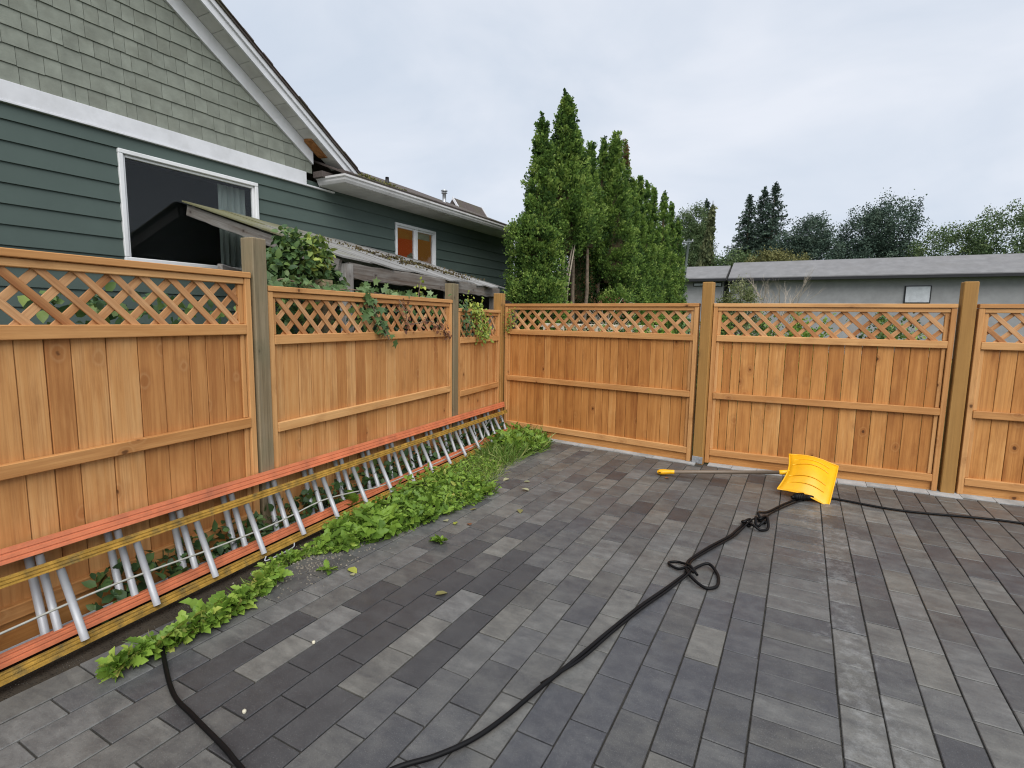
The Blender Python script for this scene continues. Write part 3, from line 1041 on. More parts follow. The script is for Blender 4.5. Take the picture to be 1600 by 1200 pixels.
# gable wall backing and shingles
V, F = slab([(WX - 0.10, 5.62, 3.5), (WX - 0.10, PK, zr(PK) - 0.36), (WX - 0.10, 2 * PK - 5.62, 3.5)], (0.09, 0, 0))
wmesh('gable_wall', house, V, F, SHINGLE)
srng = random.Random(5)
row = 0
z0 = 3.557
while z0 < zr(PK):
    y = 1.2 + srng.uniform(0, 0.1)
    while y < 5.62:
        w = srng.choice([srng.uniform(0.09, 0.15), srng.uniform(0.15, 0.27)])
        yc = y + w / 2
        top = min(z0 + 0.185, zr(max(yc, PK)) - 0.20)
        if zr(max(yc, PK)) - 0.30 > z0:
            drop = srng.uniform(-0.004, 0.004)
            poly = [(WX - 0.008, y + .002, z0 + drop), (WX + 0.019, y + .002, z0 + drop), (WX + 0.006, y + .002, top), (WX - 0.008, y + .002, top)]
            V, F = slab(poly, (0, w - 0.004, 0))
            wmesh('shingle', house, V, [f[::-1] for f in F], SHINGLE)
        y += w
    z0 += 0.1635
# frieze board under the rake, soffit panels, rake boards, roof
SL = 0.629
for s in (1, -1):
    def yy(y):
        return y if s > 0 else 2 * PK - y
    def sheet(name, x0, x1, ya, yb, o0, o1, mat, parent=house):
        V, F = slab([(x0, yy(ya), zr(ya) + o0), (x0, yy(yb), zr(yb) + o0), (x0, yy(yb), zr(yb) + o1), (x0, yy(ya), zr(ya) + o1)], (x1 - x0, 0, 0))
        return wmesh(name, parent, V, F if s > 0 else [f[::-1] for f in F], mat)
    sheet('frieze_board', WX - 0.004, WX + 0.046, PK, 5.72, -0.376, -0.176, TRIM)
    if s > 0:
        y = PK
        while y < 6.05:
            sheet('soffit_panel', WX + 0.048, RXO - 0.004, y + 0.003, min(y + 0.168, 6.06) - 0.003, -0.174, -0.166 + 0.004 * srng.random(), SOFFIT)
            y += 0.168
    else:
        sheet('soffit_panel', WX + 0.048, RXO - 0.004, PK, 6.0, -0.174, -0.164, SOFFIT)
    sheet('rake_board', RXO, RXO + 0.025, PK, 6.30, -0.178, -0.085, TRIM)
    sheet('rake_board', RXO + 0.010, RXO + 0.052, PK, 6.38, -0.083, -0.022, TRIM)
    sheet('gable_roof', -9.8, RXO + 0.075, PK, 6.41, -0.020, 0.006, ROOF)
# ragged shingle tabs along the rake edge
for i in range(34):
    a = 1.95 + i * 0.131
    sheet_o = srng.uniform(0.004, 0.014)
    V, F = slab([(RXO - 0.15, a, zr(a) + 0.008), (RXO - 0.15, a + 0.135, zr(a + 0.135) + 0.008), (RXO - 0.15, a + 0.135, zr(a + 0.135) + 0.012 + sheet_o), (RXO - 0.15, a, zr(a) + 0.012 + sheet_o)], (0.24 + srng.uniform(-.008, .012), 0, 0))
    wmesh('roof_shingle', house, V, F, ROOF)
# rotten soffit end where the rake meets the gutter return
wbox('soffit_end', house, WX + 0.03, RXO - 0.06, 5.72, 5.99, 3.50, 3.585, ROOF)
V, F = slab([(WX + 0.06, 5.55, zr(5.55) - 0.215), (WX + 0.06, 5.80, zr(5.80) - 0.215), (WX + 0.06, 5.84, zr(5.84) - 0.19), (WX + 0.06, 5.55, zr(5.55) - 0.18)], (0.13, 0.02, 0))
wmesh('rotten_patch', house, V, F, NEST)

# main eave: soffit, gutter with its return, roof
GX, GY0, GY1 = -5.955, 5.80, 11.75
wbox('eave_soffit', house, WX, GX - 0.03, GY0 + 0.05, GY1, 3.405, 3.420, SOFFIT)
gp = [(0.0, 0.0), (-0.075, 0.0), (-0.10, 0.035), (-0.105, 0.060), (-0.125, 0.078), (-0.125, 0.105), (-0.115, 0.108), (-0.112, 0.085), (-0.09, 0.06), (-0.085, 0.038), (-0.066, 0.008), (-0.004, 0.008), (-0.004, 0.10), (0.0, 0.10)]
V, F = [], []
n = len(gp)
ring = []
# return: runs out from the wall, turns the mitred corner, then runs along the eave
st = [lambda d, z: (WX + 0.03, GY0 + 0.05 + d + 0.05, 3.412 + z), lambda d, z: (GX - d - 0.06, GY0 + 0.05 + d + 0.05, 3.412 + z), lambda d, z: (GX - d - 0.06, GY1, 3.412 + z)]
for fn in st:
    for d, z in gp:
        V.append(fn(d, z))
F = [[k for k in range(n)]]
for i in range(2):
    F += [[i * n + k, (i + 1) * n + k, (i + 1) * n + (k + 1) % n, i * n + (k + 1) % n] for k in range(n)]
F.append([2 * n + k for k in range(n)][::-1])
wmesh('gutter', house, V, F, GUTTER)
wbox('fascia', house, GX - 0.085, GX - 0.062, GY0 + 0.11, GY1, 3.424, 3.53, TRIM)
RP = 0.38
V, F = slab([(GX + 0.03, GY0 + 0.06, 3.548), (GX + 0.03, GY1 + 0.15, 3.548), (-9.6, GY1 + 0.15, 3.548 + RP * (9.6 + GX + 0.03)), (-9.6, GY0 + 0.06, 3.548 + RP * (9.6 + GX + 0.03))], (0, 0, -0.03))
wmesh('eave_roof', house, V, F, ROOF)
V, F = slab([(-9.6, -2.0, 3.52 + RP * 3.66), (-9.6, GY1 + 0.15, 3.52 + RP * 3.66), (-13.3, GY1 + 0.15, 3.5), (-13.3, -2.0, 3.5)], (0, 0, -0.03))
wmesh('rear_roof', house, V, F, ROOF)
wbox('rear_wall', house, -13.0, -12.9, YB, YE, 0, 3.5, SIDING)
for i in range(44):
    a = GY0 + 0.07 + i * 0.134
    V, F = slab([(GX + 0.035, a, 3.550), (GX + 0.035, a + 0.130, 3.550), (GX - 0.14, a + 0.130, 3.550 + RP * 0.175), (GX - 0.14, a, 3.550 + RP * 0.175)], (0, 0, srng.uniform(0.006, 0.016)))
    wmesh('roof_shingle', house, V, F, ROOF)
# dead needles and moss lying in the gutter valley
nn = 520
u = RNG.random(nn) ** 1.7
P = np.stack([GX - 0.03 - RNG.random(nn) * 0.12, 6.28 + u * 1.0, 3.57 + RNG.random(nn) * 0.055 * (1 - u)], 1)
D = RNG.normal(size=(nn, 3)) + np.array([0, 0, .4])
m = leaf_mesh('gutter_moss', P, D, RNG.uniform(.03, .06, nn), RNG.random(nn), OLIVE, T_CARD)
put('gutter_moss', m, house, -HO)
# downspout at the far corner
wbox('downspout', house, WX + 0.03, WX + 0.095, 11.72, 11.80, 0.1, 3.40, GUTTER, 0.01)
# plumbing vent, flue and a small far gable on the roof
def roof_z(x):
    return 3.548 + RP * (-(x) + GX + 0.03)
V, F = tube_data([(-6.72, 7.6, roof_z(-6.72) - 0.03), (-6.72, 7.6, roof_z(-6.72) + 0.03), (-6.72, 7.6, roof_z(-6.72) + 0.05), (-6.72, 7.6, roof_z(-6.72) + 0.12)], [0.06, 0.05, 0.034, 0.032], 10)
wmesh('roof_vent', house, V, F, BLACKTRIM, True)
fx, fy = -7.56, 10.5
fz = roof_z(fx)
V, F = tube_data([(fx, fy, fz - 0.05), (fx, fy, fz + 0.19)], 0.042, 12)
fl = wmesh('flue', house, V, F, GALV, True)
V, F = merge([tube_data([(fx, fy, fz + .19), (fx, fy, fz + .20), (fx, fy, fz + .215)], [.05, .075, .06], 12), tube_data([(fx, fy, fz + .215), (fx, fy, fz + .245)], .035, 12), tube_data([(fx, fy, fz + .245), (fx, fy, fz + .255), (fx, fy, fz + .27)], [.078, .08, .06], 12)])
fb = mesh('flue_cap', [Vector(v) - HO for v in V], F, GALV, True)
put('flue_cap', fb, house)
# second small gable beyond
gx, gy = -8.2, 12.75
V = [(gx + .28, gy - .8, 4.06), (gx - .12, gy - .8, 4.63), (gx - .55, gy - .8, 4.06), (gx + .28, gy + .6, 4.06), (gx - .12, gy + .6, 4.63), (gx - .55, gy + .6, 4.06)]
wmesh('dormer', house, V, [[0, 2, 1], [3, 4, 5], [0, 1, 4, 3], [1, 2, 5, 4], [0, 3, 5, 2]], ROOF)
V, F = slab([(gx + .30, gy + .605, 4.06), (gx - .12, gy + .605, 4.66), (gx - .12, gy + .605, 4.57), (gx + .24, gy + .605, 4.06)], (0, 0.03, 0))
wmesh('dormer_trim', house, V, F, TRIM)
V, F = slab([(gx + .30, gy - .805, 4.06), (gx - .12, gy - .805, 4.66), (gx - .12, gy - .805, 4.57), (gx + .24, gy - .805, 4.06)], (0, -0.03, 0))
wmesh('dormer_trim', house, V, F, TRIM)


def window(ya, yb, z0, z1, lights, curtain):
    w = put('window', None, house, Vector((WX, (ya + yb) / 2, z0)) - HO)
    f = 0.046
    X1 = WX + 0.042
    wbox('frame', w, WX - 0.06, X1, ya, yb, z1 - f, z1, WHITE, 0.006)
    wbox('frame', w, WX - 0.06, X1, ya, yb, z0, z0 + f, WHITE, 0.006)
    wbox('frame', w, WX - 0.06, X1, ya, ya + f, z0 + f + .001, z1 - f - .001, WHITE, 0.006)
    wbox('frame', w, WX - 0.06, X1, yb - f, yb, z0 + f + .001, z1 - f - .001, WHITE, 0.006)
    ym = (ya + yb) / 2
    if lights == 2:
        wbox('mullion', w, WX - 0.05, X1 - 0.008, ym - 0.032, ym + 0.032, z0 + f, z1 - f, WHITE, 0.005)
        spans = [(ya + f, ym - 0.03), (ym + 0.03, yb - f)]
    else:
        spans = [(ya + f, yb - f)]
    for a, b in spans:
        wbox('sash', w, WX - 0.03, WX + 0.012, a + .001, a + 0.028, z0 + f + .002, z1 - f - .002, WHITE, 0.003)
        wbox('sash', w, WX - 0.03, WX + 0.012, b - 0.028, b - .001, z0 + f + .002, z1 - f - .002, WHITE, 0.003)
        wbox('sash', w, WX - 0.03, WX + 0.012, a + 0.029, b - 0.029, z1 - f - 0.03, z1 - f - .002, WHITE, 0.003)
        wbox('pane', w, WX - 0.016, WX - 0.010, a + .002, b - .002, z0 + f, z1 - f, GLASS, 0.001)
    # the room behind
    rx = WX - 0.7
    e = 0.25
    V = [(WX - .061, ya - e, z0 - e), (WX - .061, yb + e, z0 - e), (WX - .061, yb + e, z1 + .04), (WX - .061, ya - e, z1 + .04), (rx, ya - e, z0 - e), (rx, yb + e, z0 - e), (rx, yb + e, z1 + .04), (rx, ya - e, z1 + .04)]
    wmesh('room', w, V, [[4, 5, 6, 7], [0, 1, 5, 4], [1, 2, 6, 5], [2, 3, 7, 6], [3, 0, 4, 7]], curtain)
    return w


w1 = window(*WIN[0], 1, DARKVOID)
w2 = window(*WIN[1], 2, lit('lit_ochre_room', (0.26, 0.125, 0.03), 0.12))
w2['label'] = 'white sliding window with a warm orange room behind'
# curtain in the first window
V, F = [], []
for i in range(15):
    y = 4.36 + 0.36 * i / 14
    x = WX - 0.16 + 0.022 * math.sin(i * 1.9)
    V += [(x, y, 2.1), (x, y, 3.14)]
F = [[2 * i, 2 * i + 2, 2 * i + 3, 2 * i + 1] for i in range(14)]
wmesh('curtain', w1, V, F, plain('grey_curtain', (0.30, 0.33, 0.31), 0.9, 0.1, var=0.05))
# orange hanging and a red cloth inside the second room
RED = lit('lit_red_cloth', (0.30, 0.055, 0.014), 0.15)
GRN = lit('lit_grey_green', (0.17, 0.17, 0.12), 0.10)
V, F = slab([(WX - 0.45, 7.30, 2.35), (WX - 0.45, 8.62, 2.35), (WX - 0.45, 8.62, 3.02), (WX - 0.45, 8.2, 3.00), (WX - 0.45, 7.95, 2.93), (WX - 0.45, 7.62, 2.80), (WX - 0.45, 7.30, 2.74)], (-0.01, 0, 0))
wmesh('red_cloth', w2, V, F, RED)
V, F = slab([(WX - 0.2, 8.13, 2.42), (WX - 0.2, 8.30, 2.42), (WX - 0.2, 8.33, 2.62), (WX - 0.2, 8.24, 2.72), (WX - 0.2, 8.13, 2.66)], (-0.02, 0, 0))
wmesh('lampshade', w2, V, F, GRN)
wbox('reflection_strip', w2, WX - 0.10, WX - 0.09, 8.16, 8.66, 2.98, 3.10, GRN)  # grey-green strip paints the reflection across the pane's top

# ================================================================== lean-to shed between house and fence
shed = thing('lean_to_shed', 'old lean-to with sagging silvered board roof and rotten beam behind the fence', 'shed', (-5.2, 5.8, 0))
A = Vector((-3.98, 3.84, 2.075))
B = Vector((-4.335, 7.64, 2.00))
Cc = Vector((-6.44, 3.80, 2.79))
Dd = Vector((-6.44, 8.15, 2.545))


def rq(s, t):                             # s along the low edge, t up the slope
    lo = A.lerp(B, s)
    hi = Cc.lerp(Dd, s)
    p = lo.lerp(hi, t)
    p.z += -0.035 * math.sin(PI * s) * (1 - t) + 0.012 * math.sin(s * 23) * (1 - t)
    return p


cuts = [0.0, 0.11, 0.21, 0.315, 0.42, 0.515, 0.60, 0.675, 0.745, 0.81, 0.875, 0.94, 1.0]
for i, (s0, s1) in enumerate(zip(cuts[:-1], cuts[1:])):
    ext = srng.uniform(-0.03, 0.02) - (0.05 if i in (5, 9) else 0)
    zo = 0.007 * (i % 2) + srng.uniform(0, 0.004)
    root_l = rq((s0 + s1) / 2, 0.5)
    d_t = (rq((s0 + s1) / 2, 0.9) - rq((s0 + s1) / 2, 0.1)).normalized()
    d_s = (rq(s1, 0.5) - rq(s0, 0.5)).normalized()
    nrm = d_t.cross(d_s)
    if nrm.z < 0:
        nrm = -nrm
    d_s = nrm.cross(d_t)
    Mx = Matrix((d_t, d_s, nrm)).transposed()
    V = []
    nt = 7
    for k in range(nt):
        t = ext + (1 - ext) * k / (nt - 1)
        for s in (s0 - 0.006, s1 + 0.006):
            p = rq(s, t)
            p.z += zo + 0.01
            for dz in (0, -0.018):
                V.append(Mx.transposed() @ (p + Vector((0, 0, dz)) - root_l))
    F = []
    for k in range(nt - 1):
        a, b = k * 4, (k + 1) * 4
        F += [[a, a + 2, b + 2, b], [a + 1, b + 1, b + 3, a + 3], [a, b, b + 1, a + 1], [a + 2, a + 3, b + 3, b + 2]]
    F += [[0, 1, 3, 2], [(nt - 1) * 4, (nt - 1) * 4 + 2, (nt - 1) * 4 + 3, (nt - 1) * 4 + 1]]
    o = put('roof_board', mesh('roof_board', V, F, SHEDROOF), shed)
    o.matrix_local = Matrix.Translation(root_l - shed.location) @ Mx.to_4x4()


def beam(root, name, p0, p1, wy, wz, mat, c=0.008, lump=0.0):
    """Timber from p0 to p1 with its grain along its length and a worn surface."""
    p0, p1 = Vector(p0), Vector(p1)
    d = p1 - p0
    ln = d.length
    n = max(2, int(ln / 0.12))
    V, F = [], []
    prof = [(-.5, -.42), (-.42, -.5), (.42, -.5), (.5, -.42), (.5, .42), (.42, .5), (-.42, .5), (-.5, .42)]
    for i in range(n + 1):
        x = -ln / 2 + ln * i / n
        for (a, b) in prof:
            j = 1 + srng.uniform(-lump, lump)
            V.append((x, a * wy * j, b * wz * j))
    for i in range(n):
        for k in range(8):
            F.append([i * 8 + k, i * 8 + (k + 1) % 8, (i + 1) * 8 + (k + 1) % 8, (i + 1) * 8 + k])
    F += [list(range(8))[::-1], [n * 8 + k for k in range(8)]]
    base = Vector((0, 0, 0))
    if root is not None:
        base = root.location
    o = put(name, mesh(name, V, F, mat), root)
    dx = d.normalized()
    dy = Vector((0, 0, 1)).cross(dx)
    if dy.length < 0.05:
        dy = Vector((0, 1, 0))
    dy.normalize()
    dz = dx.cross(dy)
    o.matrix_local = Matrix.Translation((p0 + p1) / 2 - base) @ Matrix((dx, dy, dz)).transposed().to_4x4()
    return o


beam(shed, 'eave_beam', (-4.005, 3.93, 1.945), (-4.325, 7.46, 1.90), 0.06, 0.155, GREYWOOD, lump=0.10)
beam(shed, 'fascia_board', (-4.03, 3.86, 1.985), (-6.42, 3.83, 2.695), 0.035, 0.12, GREYWOOD, lump=0.06)
beam(shed, 'corner_post', (-4.02, 3.93, 0), (-4.02, 3.93, 2.01), 0.10, 0.10, GREYWOOD, lump=0.10)
beam(shed, 'corner_post', (-4.36, 7.36, 0), (-4.36, 7.36, 1.92), 0.09, 0.09, GREYWOOD, lump=0.06)
beam(shed, 'corner_post', (-4.19, 5.9, 0), (-4.19, 5.9, 1.90), 0.08, 0.08, GREYWOOD, lump=0.06)
for s in (0.22, 0.42, 0.62, 0.82):
    a, b = rq(s, 0.02), rq(s, 0.98)
    beam(shed, 'rafter', a - Vector((0, 0, .07)), b - Vector((0, 0, .07)), 0.04, 0.09, GREYWOOD)
beam(shed, 'ledger', (-6.44, 3.85, 2.70), (-6.44, 8.1, 2.46), 0.04, 0.09, GREYWOOD)
beam(shed, 'side_rail', (-4.6, 3.0, 1.905), (-6.4, 4.6, 1.99), 0.04, 0.075, GREYWOOD)
# plank sides close the shed against the light; near-black colour paints its shade
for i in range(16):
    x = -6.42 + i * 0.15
    beam(shed, 'side_plank', (x, 8.0 - 0.02 * i, 0), (x, 8.0 - 0.02 * i, 2.42 - 0.045 * i), 0.02, 0.145, SHADEWOOD)
# moss heaps on the roof
nm = 4600
sv = np.clip(RNG.normal(0.60, 0.15, nm), 0.2, 0.95)
tv = np.clip(0.50 - 0.55 * (sv - 0.4) + RNG.normal(0, 0.10, nm), 0.10, 0.95)
keep = (np.sin(sv * 61) + np.sin(tv * 47 + sv * 20) + RNG.normal(0, .5, nm)) > 0.75
P = np.array([list(rq(a, b) + Vector((0, 0, 0.012))) for a, b in zip(sv[keep], tv[keep])]) - np.array(shed.location)
P[:, 2] += RNG.random(len(P)) * 0.02
D = RNG.normal(size=P.shape) + np.array([0, 0, .7])
m = leaf_mesh('roof_moss', P, D, RNG.uniform(.018, .045, len(P)), RNG.random(len(P)), leaf_mat('roof_moss_tuft', [(0, (0.045, 0.034, 0.018)), (.6, (0.10, 0.075, 0.038)), (1, (0.13, 0.125, 0.05))], 0.9, 0, 0.1), T_CARD)
tag(put('roof_moss', m, shed), kind='stuff')

# small sawn-off post behind the fence
beam_o = beam(None, 'post_stub', (-3.43, 3.11, 0), (-3.43, 3.11, 1.785), 0.105, 0.105, GREYPOST)
tag(beam_o, 'short sawn-off post poking up behind the leafy fence top', 'post')

# ================================================================== climbers on the fence
def cloud_thing(name, label, cat, loc, parts, stem=None, group=None):
    t = thing(name, label, cat, loc, 0, group)
    for pn, me in parts:
        put(pn, me, t)
    if stem:
        V, F = merge([tube_data(spline(s, 4), np.linspace(r0, r1, (len(s) - 1) * 4 + 1).tolist(), 6) for s, r0, r1 in stem])
        put('stem', mesh('stem', V, F, BARK, True), t)
    return t


def shell(n, c, r, fill=0.35, squash=(1, 1, 1)):
    d = unit(RNG.normal(size=(n, 3)))
    rr = (fill + (1 - fill) * RNG.random(n) ** 0.5)[:, None]
    return np.array(c) + d * rr * np.array(r) * np.array(squash), d


def clumps(spec, base):
    Ps, Ds = [], []
    for (c, r, n) in spec:
        p, d = shell(n, c, r)
        Ps.append(p)
        Ds.append(d)
    return np.concatenate(Ps) - np.array(base), np.concatenate(Ds)


# the big climbing shrub
b0 = (-3.58, 3.0, 0)
P, D = clumps([((-3.58, 3.00, 1.90), (.20, .24, .22), 420), ((-3.56, 3.10, 2.00), (.15, .17, .14), 260), ((-3.62, 2.93, 2.10), (.10, .10, .09), 80), ((-3.58, 2.78, 1.86), (.14, .16, .14), 130), ((-3.6, 3.27, 1.82), (.14, .16, .14), 150), ((-3.6, 3.0, 1.5), (.22, .38, .25), 260)], b0)
tn = np.clip(0.16 + 0.55 * RNG.random(len(P)) + 0.55 * ((P[:, 1] > -0.02) & (P[:, 1] < 0.28) & (P[:, 2] > 1.85)) * RNG.random(len(P)), 0, 1)
m1 = leaf_mesh('crown', P, D * .6 + np.array([0.35, -.2, -.35]) + RNG.normal(size=P.shape) * .45, RNG.uniform(.05, .085, len(P)), tn, IVY, T_LEAF, up=D + np.array([.3, -.2, .5]), spread=.4)
cloud_thing('climbing_shrub', 'dense dark and lime-green climbing shrub rising behind the long left fence panel', 'shrub', b0, [('crown', m1)], [([(0, 0, 0), (.02, .05, .8), (-.02, .02, 1.5), (0, 0, 2.0)], .02, .006), ([(.01, -.05, 0), (.0, -.1, .9), (0, .12, 1.5), (0, .18, 1.85)], .016, .005)])


def vine(name, label, cat, pts, n, size, mat, template, spread, tone=(0.2, 0.9), droop=-.5, stem_r=0.006, group=None):
    """A vine: leaves scattered along a curve, its stem as a part."""
    base = np.array([pts[0][0], pts[0][1], 0.0])
    cv = np.array(spline(pts, 10))
    idx = RNG.integers(0, len(cv), n)
    P = cv[idx] + RNG.normal(size=(n, 3)) * np.array(spread) - base
    D = RNG.normal(size=(n, 3)) * .7 + np.array([.45, -.2, droop])
    m = leaf_mesh('foliage', P, D, RNG.uniform(size[0], size[1], n), RNG.uniform(tone[0], tone[1], n), mat, template, up=np.tile([.8, -.35, .5], (n, 1)), spread=.4)
    t = thing(name, label, cat, tuple(base), 0, group)
    put('foliage', m, t)
    V, F = tube_data([p - base for p in cv], stem_r, 6)
    put('stem', mesh('stem', V, F, BARK, True), t)
    return t


vine('leafy_vine', 'grey-green broad-leaved vine trailing along the top of the long left panel', 'vine', [(-3.42, 2.35, 1.2), (-3.27, 2.5, 1.70), (-3.30, 2.75, 1.74), (-3.31, 3.0, 1.70), (-3.36, 3.35, 1.72), (-3.40, 3.8, 1.70), (-3.44, 4.25, 1.70), (-3.47, 4.65, 1.70)], 190, (.035, .085), IVYGREY, T_LOBED, (.05, .10, .03), (0.15, 0.9), -.1)
vine('hanging_vine', 'cascade of large dark leaves hanging through the lattice of the long left panel', 'vine', [(-3.24, 3.33, 1.68), (-3.19, 3.38, 1.62), (-3.19, 3.45, 1.52), (-3.19, 3.53, 1.42), (-3.20, 3.62, 1.30)], 46, (.04, .09), IVYGREY, T_LOBED, (.012, .05, .045), (0.0, 0.8), -1.0)
vine('reddish_vine', 'thin vine with small reddish leaves near the slim grey post', 'vine', [(-3.24, 3.80, 1.66), (-3.215, 3.86, 1.55), (-3.22, 3.93, 1.44), (-3.26, 4.3, 1.46), (-3.29, 4.55, 1.37), (-3.30, 4.62, 1.33)], 70, (.025, .05), RUSTLEAF, T_LEAF, (.012, .04, .035), (0, 1), -.8, 0.004)
vine('upright_sprig', 'yellow-green sprig standing above the fence left of the slim post', 'vine', [(-3.36, 4.22, 1.62), (-3.37, 4.25, 1.72), (-3.37, 4.27, 1.80), (-3.37, 4.29, 1.87)], 22, (.03, .055), HOP, T_LEAF, (.02, .035, .03), (.3, .9), .3, 0.004)
vine('yellow_climber', 'bright yellow-green climber hanging over the short fence panel', 'vine', [(-3.39, 5.20, 1.66), (-3.36, 5.30, 1.60), (-3.34, 5.38, 1.48), (-3.345, 5.42, 1.36), (-3.35, 5.45, 1.28)], 330, (.025, .055), HOP, T_LEAF, (.02, .085, .055), (.15, 1), -1.0, 0.005)
vine('dark_climber', 'small dark green climber at the left end of the short panel', 'vine', [(-3.36, 5.02, 1.68), (-3.34, 5.06, 1.58), (-3.34, 5.10, 1.46), (-3.35, 5.08, 1.35)], 75, (.03, .055), IVY, T_LEAF, (.015, .045, .04), (.1, .7), -.8, 0.004)
vine('corner_climber', 'little yellow-flecked climber in the lattice by the corner post', 'vine', [(-3.40, 6.09, 1.34), (-3.32, 6.075, 1.44), (-3.27, 6.07, 1.53), (-3.34, 6.08, 1.58)], 85, (.025, .045), HOP, T_LEAF, (.05, .012, .035), (0, 1), -.5, 0.004)
# greenery pressed against the far side of the fences
nb = 2400
yv = RNG.uniform(1.2, 6.0, nb)
P = np.stack([-3.494 - 0.0905 * (yv - 6.146) - 0.18 - RNG.random(nb) * .30, yv, 0.9 + RNG.random(nb) * .72], 1)
hb = np.array([-3.6, 4.0, 0])
keep = (np.sin(yv * 5.1) + RNG.normal(0, .8, nb)) > -0.5
P = P[keep] - hb
m = leaf_mesh('ivy', P, RNG.normal(size=P.shape) + np.array([.5, 0, -.4]), RNG.uniform(.05, .11, len(P)), RNG.uniform(0, .8, len(P)), IVY, T_LEAF, up=np.tile([1, -.2, .5], (len(P), 1)))
tag(put('ivy', m, None, tuple(hb)), 'dark ivy massed behind the left fence lattice', 'ivy', kind='stuff')

# ================================================================== weeds and grass at the foot of the fence
EDGE = np.array([(1.0, -2.42), (1.55, -2.40), (1.75, -2.52), (1.95, -2.66), (2.15, -2.66), (2.40, -2.46), (2.85, -2.33), (3.5, -2.25), (3.9, -2.22), (4.08, -2.45), (4.6, -2.60), (5.1, -2.58), (5.6, -2.52), (5.95, -2.8)])


def fx_at(y):
    return -3.494 - 0.0905 * (y - 6.146)


def strip(n, y0, y1, v0=0.33, over=0.0):
    y = RNG.uniform(y0, y1, n)
    xa = fx_at(y) + v0
    xb = np.interp(y, EDGE[:, 0], EDGE[:, 1]) + over
    t = RNG.random(n)
    return xa + (xb - xa) * t, y, t


def weeds(n, y0, y1, size, tone, v0=0.34, hmax=0.10, over=0.0, stand=0.55):
    x, y, t = strip(n, y0, y1, v0, over)
    z = RNG.random(n) ** 1.3 * hmax * (1 - 0.55 * t)
    D = RNG.normal(size=(n, 3)) * np.array([1, 1, .45]) + np.array([.35, -.15, stand * .75])
    return np.stack([x, y, z], 1), D, RNG.uniform(size[0], size[1], n), RNG.uniform(tone[0], tone[1], n)


sets = [weeds(2300, 2.45, 4.0, (.022, .06), (.0, .85), v0=.38, hmax=.10), weeds(500, 3.3, 4.0, (.03, .07), (.1, 1.0), hmax=.15), weeds(260, 2.35, 3.3, (.06, .13), (.0, .75), v0=.44, hmax=.12), weeds(340, 1.9, 2.45, (.025, .065), (.1, .95), v0=.45, hmax=.06), weeds(420, 1.0, 1.9, (.035, .10), (.1, 1), v0=.62, hmax=.09), weeds(900, 4.0, 4.7, (.018, .045), (.1, .9), hmax=.07), weeds(620, 5.1, 5.9, (.05, .12), (.1, .85), hmax=.20)]
P = np.concatenate([s[0] for s in sets])
D = np.concatenate([s[1] for s in sets])
sz = np.concatenate([s[2] for s in sets])
tn = np.concatenate([s[3] for s in sets])
wb = np.array([-2.8, 3.2, 0])
tag(put('weeds', leaf_mesh('weeds', P - wb, D, sz, tn, WEED, T_TOOTH, up=np.tile([.1, -.2, 1], (len(P), 1)), spread=.6), None, tuple(wb)), 'mass of bright green broad-leaved weeds along the ladder', 'weeds', kind='stuff')
# darker leaves behind and under the ladders
n = 1500
y = RNG.uniform(1.2, 5.9, n)
x = fx_at(y) + RNG.uniform(.02, .15, n)
P = np.stack([x, y, RNG.random(n) ** 1.2 * .22], 1)
tag(put('ground_ivy', leaf_mesh('ground_ivy', P - wb, RNG.normal(size=(n, 3)) + np.array([.3, 0, .3]), RNG.uniform(.03, .085, n), RNG.uniform(0, .6, n), IVY, T_LEAF, up=np.tile([.3, -.1, 1], (n, 1))), None, tuple(wb)), 'dark low leaves growing behind the ladder rungs', 'ground cover', kind='stuff')


def grass(n, y0, y1, h, tone, v0=.34, over=0.0, lean=.55):
    x, y, t = strip(n, y0, y1, v0, over)
    D = RNG.normal(size=(n, 3)) * np.array([lean, lean, .1]) + np.array([.2, -.1, 1.0])
    return np.stack([x, y, np.full(n, -.02)], 1), D, RNG.uniform(h[0], h[1], n), RNG.uniform(tone[0], tone[1], n)


gs = [grass(1900, 4.75, 5.95, (.08, .24), (.1, .95), lean=.9), grass(3000, 4.0, 4.9, (.04, .12), (.35, 1.0), over=.05, lean=1.1), grass(260, 1.2, 2.6, (.04, .12), (.1, 1), v0=.5), grass(700, 2.5, 4.0, (.04, .12), (.1, .9))]
P = np.concatenate([s[0] for s in gs])
tag(put('grass', leaf_mesh('grass', P - wb, np.concatenate([s[1] for s in gs]), np.concatenate([s[2] for s in gs]), np.concatenate([s[3] for s in gs]), GRASS, T_BLADE), None, tuple(wb)), 'tufted grass filling the corner below the ladders', 'grass', kind='stuff')


def rosette(label, loc, n, ln, name='leafy_weed', tone=(.2, .8), flat=.5, mat=WEED):
    a = RNG.random(n) * 2 * PI
    el = RNG.uniform(.05, flat, n)
    D = np.stack([np.cos(a) * np.cos(el), np.sin(a) * np.cos(el), np.sin(el)], 1)
    me = leaf_mesh('leaves', D * .01, D, RNG.uniform(ln[0], ln[1], n), RNG.uniform(tone[0], tone[1], n), mat, T_TOOTH, up=np.tile([0, 0, 1.0], (n, 1)), spread=.25)
    t = thing(name, label, 'plant', loc)
    put('leaf_rosette', me, t)
    V, F = tube_data([(0, 0, -.03), (0, 0, .012)], [.008, .004], 6)
    put('stem', mesh('stem', V, F, WEED), t)
    return t


